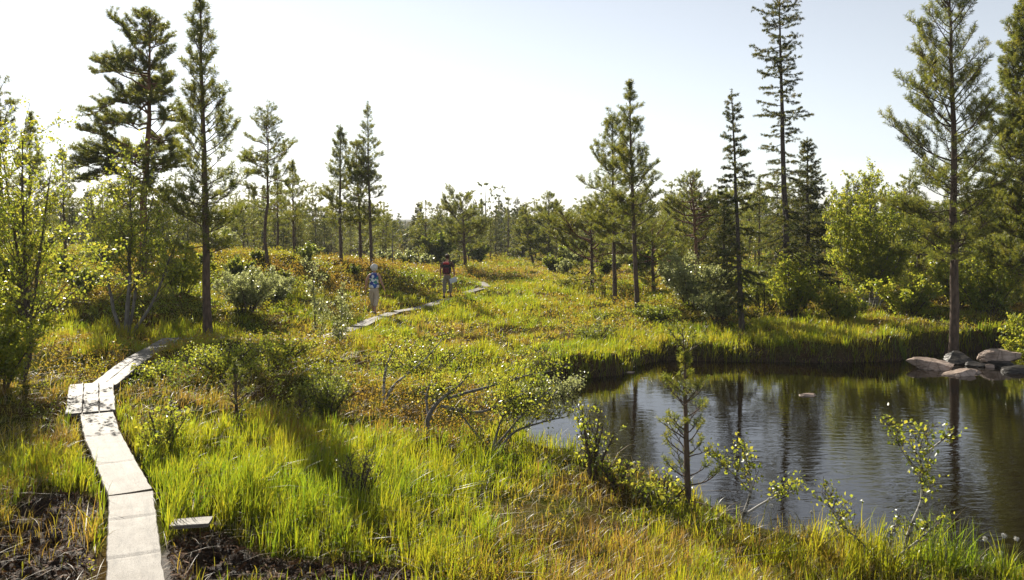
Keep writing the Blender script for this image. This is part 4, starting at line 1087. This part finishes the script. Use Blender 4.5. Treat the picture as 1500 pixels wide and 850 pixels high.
SKIN = solid('skin', (.42, .22, .15), (.50, .28, .19), 12, .5, .05)
def body(parent, h, J):
    """J: joint positions; one continuous surface with head, five-fingered hands and feet"""
    g_ = Rig()
    pel = g_.v(J['pelvis'], (.12, .095))
    sp_ = g_.v(J['waist'], (.115, .085), pel); ch = g_.v(J['chest'], (.135, .095), sp_); up = g_.v(J['neck0'], (.075, .065), ch)
    nk = g_.v(J['neck1'], .05, up); hd = g_.v(J['head0'], (.068, .078), nk); h1 = g_.v(J['head1'], (.078, .095), hd); g_.v(J['head2'], (.055, .065), h1)
    f = np.array(J['face']); hp = np.array(J['head0'])
    g_.v(tuple(hp+f*.105+np.array([0, 0, .03])), .014, hd)               # nose
    for s in ('l', 'r'):
        sg = -1 if s == 'l' else 1
        sh = g_.v(J['sh_'+s], (.062, .062), ch); el = g_.v(J['el_'+s], .042, sh); wr = g_.v(J['wr_'+s], .028, el)
        pa = np.array(J['wr_'+s])+np.array(J['hand_'+s])*.07; pv = g_.v(tuple(pa), (.036, .018), wr)
        hd_ = np.array(J['hand_'+s]); sd_ = np.array(J.get('spread_'+s, (0, 1, 0)))
        for k, (o_, ln) in enumerate([(-.030, .065), (-.010, .08), (.010, .075), (.030, .06)]):
            b0 = pa+sd_*o_+hd_*.03; b1 = b0+hd_*ln*.55; b2 = b1+hd_*ln*.4+np.array([-sg*.02, 0, 0])
            i0 = g_.v(tuple(b0), .0095, pv); i1 = g_.v(tuple(b1), .009, i0); g_.v(tuple(b2), .008, i1)
        t0 = pa+sd_*.03-hd_*.03; i0 = g_.v(tuple(t0+sd_*.012), .011, pv); g_.v(tuple(t0+sd_*.04+hd_*.035), .009, i0)
        hi = g_.v(J['hip_'+s], (.095, .09), pel); kn = g_.v(J['kn_'+s], .06, hi); an = g_.v(J['an_'+s], .042, kn)
        hl = g_.v(tuple(np.array(J['an_'+s])+[0, -.035, -.05]), .034, an); g_.v(tuple(np.array(J['an_'+s])+[0, .15, -.06]), (.035, .022), hl)
    return skin('body', g_.V, g_.E, g_.R, SKIN, parent)

def blob(name, mat, parent, c, rad, seed, amp=.18, sub=4, fr=3., flat=None):
    bmv = bmesh.new(); bmesh.ops.create_icosphere(bmv, subdivisions=sub, radius=1)
    for v in bmv.verts:
        p = v.co.copy(); k = 1+amp*(float(fbm(np.array([p.x*fr+seed+p.z]), np.array([p.y*fr+p.z*fr]), 3, seed)[0])-.5)*2
        v.co = Vector((p.x*rad[0]*k+c[0], p.y*rad[1]*k+c[1], p.z*rad[2]*k+c[2]))
        if flat: flat(v)
    for f in bmv.faces: f.smooth = True
    me = bpy.data.meshes.new(name); bmv.to_mesh(me); bmv.free(); me.materials.append(mat)
    o = bpy.data.objects.new(name, me); COL.objects.link(o)
    if parent: o.parent = parent
    return o

def shoes(parent, J, mat, h=.0):
    for s in ('l', 'r'):
        a = np.array(J['an_'+s]); g_ = Rig()
        k = g_.v(tuple(a+[0, -.005, .03]), .056); b = g_.v(tuple(a+[0, -.02, -.04]), (.052, .048), k); c = g_.v(tuple(a+[0, .08, -.055]), (.052, .036), b); g_.v(tuple(a+[0, .18, -.062]), (.046, .028), c)
        g2 = g_.v(tuple(a+[0, -.065, -.05]), (.044, .04), b)
        skin('shoe', g_.V, g_.E, g_.R, mat, parent, 2, 1)

# woman: mid-stride, arms held a little away from the body
wx, wy, _ = ray(548, 467)
wz = float(np.interp(wy, walk_top[7][:, 1], walk_top[7][:, 2]))
fx, fy = WALK[7][-1][:2]-WALK[7][0][:2]
woman = thing('person', 'white-haired walker in a blue and white patterned sleeveless top and beige trousers', 'person', (wx, wy, wz+.002), math.atan2(-fx, fy)*.45)
J = dict(pelvis=(0, 0, .90), waist=(0, .01, 1.05), chest=(0, .015, 1.24), neck0=(0, .01, 1.37), neck1=(0, .02, 1.43), head0=(0, .045, 1.50), head1=(0, .05, 1.57), head2=(0, .045, 1.625), face=(0, 1, 0),
         sh_l=(-.155, .01, 1.335), el_l=(-.25, -.04, 1.10), wr_l=(-.30, .03, .90), hand_l=(-.18, .25, -.95), sh_r=(.155, .01, 1.335), el_r=(.245, -.05, 1.11), wr_r=(.33, -.04, .92), hand_r=(.30, .10, -.95),
         hip_l=(-.085, 0, .86), kn_l=(-.07, .10, .48), an_l=(-.05, .20, .11), hip_r=(.085, 0, .86), kn_r=(.065, .02, .48), an_r=(.045, -.14, .10))
body(woman, 1.65, J)
def floral():
    m, nt, N, L = mat_new('patterned_blouse')
    tc = N('ShaderNodeTexCoord'); v = N('ShaderNodeTexVoronoi'); v.inputs['Scale'].default_value = 11; L(tc.outputs['Object'], v.inputs['Vector'])
    r = ramp(nt, [(.03, .06, .30, .0), (.04, .12, .45, .22), (.75, .77, .80, .33), (.75, .78, .80, .66), (.06, .26, .24, .76), (.02, .04, .2, .9)])
    r.color_ramp.interpolation = 'CONSTANT'
    sp = N('ShaderNodeSeparateColor'); L(v.outputs['Color'], sp.inputs[0]); L(sp.outputs[0], r.inputs[0])
    b = N('ShaderNodeBsdfPrincipled'); b.inputs['Roughness'].default_value = .8; L(r.outputs[0], b.inputs['Base Color'])
    o = N('ShaderNodeOutputMaterial'); L(b.outputs[0], o.inputs[0]); return m
def garment(name, mat, parent, chains, root=0):
    g_ = Rig(); ids = {}
    for k, p, r, l in chains: ids[k] = g_.v(p, r, ids.get(l))
    return skin(name, g_.V, g_.E, g_.R, mat, parent, 2, root)
garment('blouse', floral(), woman, [('z', (0, -.005, .86), (.20, .155), None), ('a', (0, .0, .97), (.19, .145), 'z'), ('b', (0, .01, 1.10), (.165, .13), 'a'), ('c', (0, .012, 1.25), (.175, .13), 'b'), ('d', (0, .01, 1.37), (.13, .095), 'c'), ('d2', (0, .015, 1.42), (.07, .06), 'd'),
        ('e', (-.15, .01, 1.345), (.078, .08), 'c'), ('f', (.15, .01, 1.345), (.078, .08), 'c')])
TROU = solid('beige_cotton', (.48, .39, .29), (.60, .50, .38), 5, .9, .15)
garment('trousers', TROU, woman, [('p', (0, -.005, .93), (.165, .135), None), ('q', (0, -.01, .85), (.17, .14), 'p'), ('l0', (-.09, 0, .76), (.10, .11), 'q'), ('l1', (-.075, .08, .50), (.085, .085), 'l0'), ('l2', (-.055, .17, .25), (.075, .078), 'l1'),
        ('r0', (.09, 0, .76), (.10, .11), 'q'), ('r1', (.07, .015, .50), (.085, .085), 'r0'), ('r2', (.05, -.10, .25), (.075, .078), 'r1')])
shoes(woman, J, solid('dark_leather', (.02, .016, .014), (.05, .04, .035), 10, .5, .1))
def nofront(v):
    if v.co.y > .09 and v.co.z < 1.60: v.co.y = .09-.2*(v.co.y-.09)
blob('hair', solid('white_hair', (.62, .60, .56), (.78, .76, .72), 40, .8, .8), woman, (0, .025, 1.575), (.115, .12, .125), 3, .16, 4, 4., nofront)

# man: rucksack on the back, folded map in the right hand
mx_, my_, _ = ray(655, 440)
mz = float(walk_top[9][-1][2])
man = thing('person', 'dark-haired walker in brown shirt and khaki trousers, wearing a rucksack on the boardwalk', 'person', (mx_, my_, mz+.002), math.atan2(-(WALK[9][-1]-WALK[9][0])[0], (WALK[9][-1]-WALK[9][0])[1])*.4)
J2 = dict(pelvis=(0, 0, .97), waist=(0, .02, 1.13), chest=(0, .03, 1.35), neck0=(0, .035, 1.48), neck1=(0, .05, 1.54), head0=(0, .08, 1.61), head1=(0, .085, 1.69), head2=(0, .075, 1.745), face=(0, 1, -.1),
          sh_l=(-.19, .03, 1.44), el_l=(-.27, -.03, 1.17), wr_l=(-.27, .05, .93), hand_l=(-.05, .25, -.96), sh_r=(.19, .03, 1.44), el_r=(.28, -.02, 1.17), wr_r=(.285, -.0, .92), hand_r=(.05, .05, -1),
          hip_l=(-.095, 0, .93), kn_l=(-.10, .0, .52), an_l=(-.10, -.16, .11), hip_r=(.095, 0, .93), kn_r=(.11, .14, .53), an_r=(.11, .16, .11))
body(man, 1.8, J2)
SHIRT = solid('brown_shirt', (.10, .055, .04), (.16, .09, .065), 7, .9, .2)
garment('shirt', SHIRT, man, [('a', (0, 0, .99), (.165, .125), None), ('b', (0, .02, 1.15), (.15, .115), 'a'), ('c', (0, .03, 1.36), (.18, .125), 'b'), ('d', (0, .03, 1.47), (.115, .085), 'c'),
        ('e', (-.185, .03, 1.44), (.085, .085), 'c'), ('e2', (-.255, -.01, 1.23), (.068, .068), 'e'), ('f', (.185, .03, 1.44), (.085, .085), 'c'), ('f2', (.262, 0, 1.23), (.068, .068), 'f')])
garment('trousers', solid('khaki_cotton', (.20, .17, .12), (.30, .26, .19), 5, .9, .2), man, [('p', (0, 0, 1.0), (.16, .125), None), ('q', (0, 0, .92), (.165, .13), 'p'), ('l0', (-.10, 0, .80), (.10, .105), 'q'), ('l1', (-.105, 0, .52), (.085, .09), 'l0'), ('l2', (-.10, -.12, .22), (.072, .076), 'l1'),
        ('r0', (.10, .01, .80), (.10, .105), 'q'), ('r1', (.115, .13, .53), (.085, .09), 'r0'), ('r2', (.112, .15, .20), (.072, .076), 'r1')])
shoes(man, J2, solid('black_boot', (.012, .011, .010), (.035, .03, .028), 10, .6, .1))
def nofront2(v):
    if v.co.y > .12 and v.co.z < 1.71: v.co.y = .12-.2*(v.co.y-.12)
blob('hair', solid('dark_brown_hair', (.035, .022, .015), (.09, .055, .035), 40, .7, .6), man, (0, .065, 1.685), (.098, .112, .105), 5, .1, 4, 4., nofront2)

mw = (man.location.x, man.location.y, man.location.z)
pk = thing('rucksack', 'dark rucksack with a bright red upper panel on the back of the man', 'rucksack', mw, man.rotation_euler[2])
def rbox(name, mat, parent, c, s, bev=.04, tap=1., bulge=.0):
    bmv = bmesh.new(); bmesh.ops.create_cube(bmv, size=1)
    for v in bmv.verts: v.co = Vector((v.co.x*s[0], v.co.y*s[1], v.co.z*s[2]))
    bmesh.ops.bevel(bmv, geom=bmv.edges[:], offset=bev, segments=4, affect='EDGES', profile=.6)
    for v in bmv.verts:
        t = v.co.z/s[2]+.5; k = 1+(tap-1)*t
        v.co.x *= k; v.co += Vector(c)
    for f in bmv.faces: f.smooth = True
    me = bpy.data.meshes.new(name); bmv.to_mesh(me); bmv.free(); me.materials.append(mat)
    o = bpy.data.objects.new(name, me); COL.objects.link(o); o.parent = parent; return o
DARKB = solid('dark_bag_cloth', (.012, .010, .014), (.035, .028, .034), 14, .7, .3)
RED = solid('red_bag_cloth', (.42, .03, .035), (.55, .06, .06), 14, .6, .3)
rbox('pack_body', DARKB, pk, (0, -.20, 1.24), (.33, .20, .46), .06, .86)
rbox('lid', RED, pk, (0, -.215, 1.43), (.27, .21, .10), .04, .85)
rbox('front_pocket', solid('maroon_bag_cloth', (.08, .012, .018), (.15, .02, .03), 14, .7, .3), pk, (0, -.315, 1.15), (.24, .07, .22), .03, .95)
for sx in (-.11, .11):
    mb = MB(); tube(mb, [(sx, -.12, 1.45), (sx, -.03, 1.535), (sx*1.05, .10, 1.50), (sx*1.1, .175, 1.36), (sx*1.2, .15, 1.18), (sx*1.4, .0, 1.06), (sx*1.3, -.13, 1.03)], .02, 6); mb.build('strap', DARKB, pk, True)

pm = thing('folded_map', 'white folded map held at the right hip of the man with the rucksack', 'map', mw, man.rotation_euler[2])
PAPER = solid('map_paper', (.62, .68, .76), (.80, .82, .84), 9, .7, .05)
hw_ = np.array([.30, -.0, .77])
for nm_, a, b in (('sheet', (-.17, -.05), (.07, .02)), ('sheet', (-.15, -.075), (.09, -.012))):
    mb = MB(); n = 6
    V = []
    for i in range(n):
        for j in range(n):
            u, v_ = i/(n-1), j/(n-1)
            V.append((hw_[0]+a[0]+.27*u-.04*v_, hw_[1]+a[1]-.03*u-.02*math.sin(3*v_), hw_[2]-.17+.19*v_+.10*u))
    V = np.array(V); idx = (np.arange(n-1)[:, None]*n+np.arange(n-1)[None]).ravel()
    q = np.stack([idx, idx+1, idx+n+1, idx+n], -1)
    V2 = np.vstack([V, V+[0, .004, 0]]); mb.add(V2, None, np.vstack([q, q+n*n])); mb.build(nm_, PAPER, pm, True)

# ------------------------------------------------------------------ summer air
hb = MB(); X, Y0, Y1, Z0, Z1 = 4200, -60, 3700, -4.5, 14.5
hb.add([(-X, Y0, Z0), (X, Y0, Z0), (X, Y1, Z0), (-X, Y1, Z0), (-X, Y0, Z1), (X, Y0, Z1), (X, Y1, Z1), (-X, Y1, Z1)], None, [(0, 3, 2, 1), (4, 5, 6, 7), (0, 1, 5, 4), (1, 2, 6, 5), (2, 3, 7, 6), (3, 0, 4, 7)])
hm, hnt, N_, L_ = mat_new('summer_haze'); pv = N_('ShaderNodeVolumePrincipled'); pv.inputs['Color'].default_value = (.85, .9, .95, 1); pv.inputs['Density'].default_value = .00032; pv.inputs['Anisotropy'].default_value = .15
L_(pv.outputs[0], N_('ShaderNodeOutputMaterial').inputs['Volume'])
tag(hb.build('haze', hm), kind='stuff')

# ------------------------------------------------------------------ camera, sun, sky
cam = bpy.data.cameras.new('camera'); co = bpy.data.objects.new('camera', cam); COL.objects.link(co)
co.location = (0, 0, CAMZ); co.rotation_euler = (R(90), 0, 0)
cam.sensor_width = 36; cam.lens = F/1500*36; cam.shift_y = -(425-PY0)/1500; cam.clip_start = .1; cam.clip_end = 6000
S.camera = co
sun = bpy.data.lights.new('sun', 'SUN'); sun.energy = 5.0; sun.angle = R(.5); sun.color = (1., .93, .80)
so = bpy.data.objects.new('sun', sun); COL.objects.link(so)
to = Vector((math.sin(R(SUN_AZ))*math.cos(R(SUN_EL)), math.cos(R(SUN_AZ))*math.cos(R(SUN_EL)), math.sin(R(SUN_EL))))
so.rotation_euler = (-to).to_track_quat('-Z', 'Y').to_euler(); so.location = (0, 0, 30)
W = bpy.data.worlds.new('World'); S.world = W; W.use_nodes = True
nt = W.node_tree; nt.nodes.clear()
sk = nt.nodes.new('ShaderNodeTexSky'); sk.sky_type = 'NISHITA'; sk.sun_disc = False
sk.sun_elevation = R(SUN_EL); sk.sun_rotation = R(SUN_AZ); sk.altitude = 800; sk.air_density = 1.0; sk.dust_density = .35; sk.ozone_density = 1.0
bg = nt.nodes.new('ShaderNodeBackground'); bg.inputs[1].default_value = .074
ow = nt.nodes.new('ShaderNodeOutputWorld'); hs = nt.nodes.new('ShaderNodeHueSaturation'); hs.inputs['Saturation'].default_value = .38; nt.links.new(sk.outputs[0], hs.inputs['Color']); nt.links.new(hs.outputs[0], bg.inputs[0]); nt.links.new(bg.outputs[0], ow.inputs[0])
S.view_settings.view_transform = 'Standard'; S.view_settings.look = 'None'; S.view_settings.gamma = 1; S.view_settings.use_curve_mapping = False
S.view_settings.exposure = 0.82
S.render.engine = 'CYCLES'
c = S.cycles
c.max_bounces = 6; c.diffuse_bounces = 3; c.glossy_bounces = 3; c.transmission_bounces = 3; c.transparent_max_bounces = 4
c.use_denoising = True; c.denoiser = 'OPENIMAGEDENOISE'; c.caustics_reflective = False; c.caustics_refractive = False; c.sample_clamp_indirect = 6
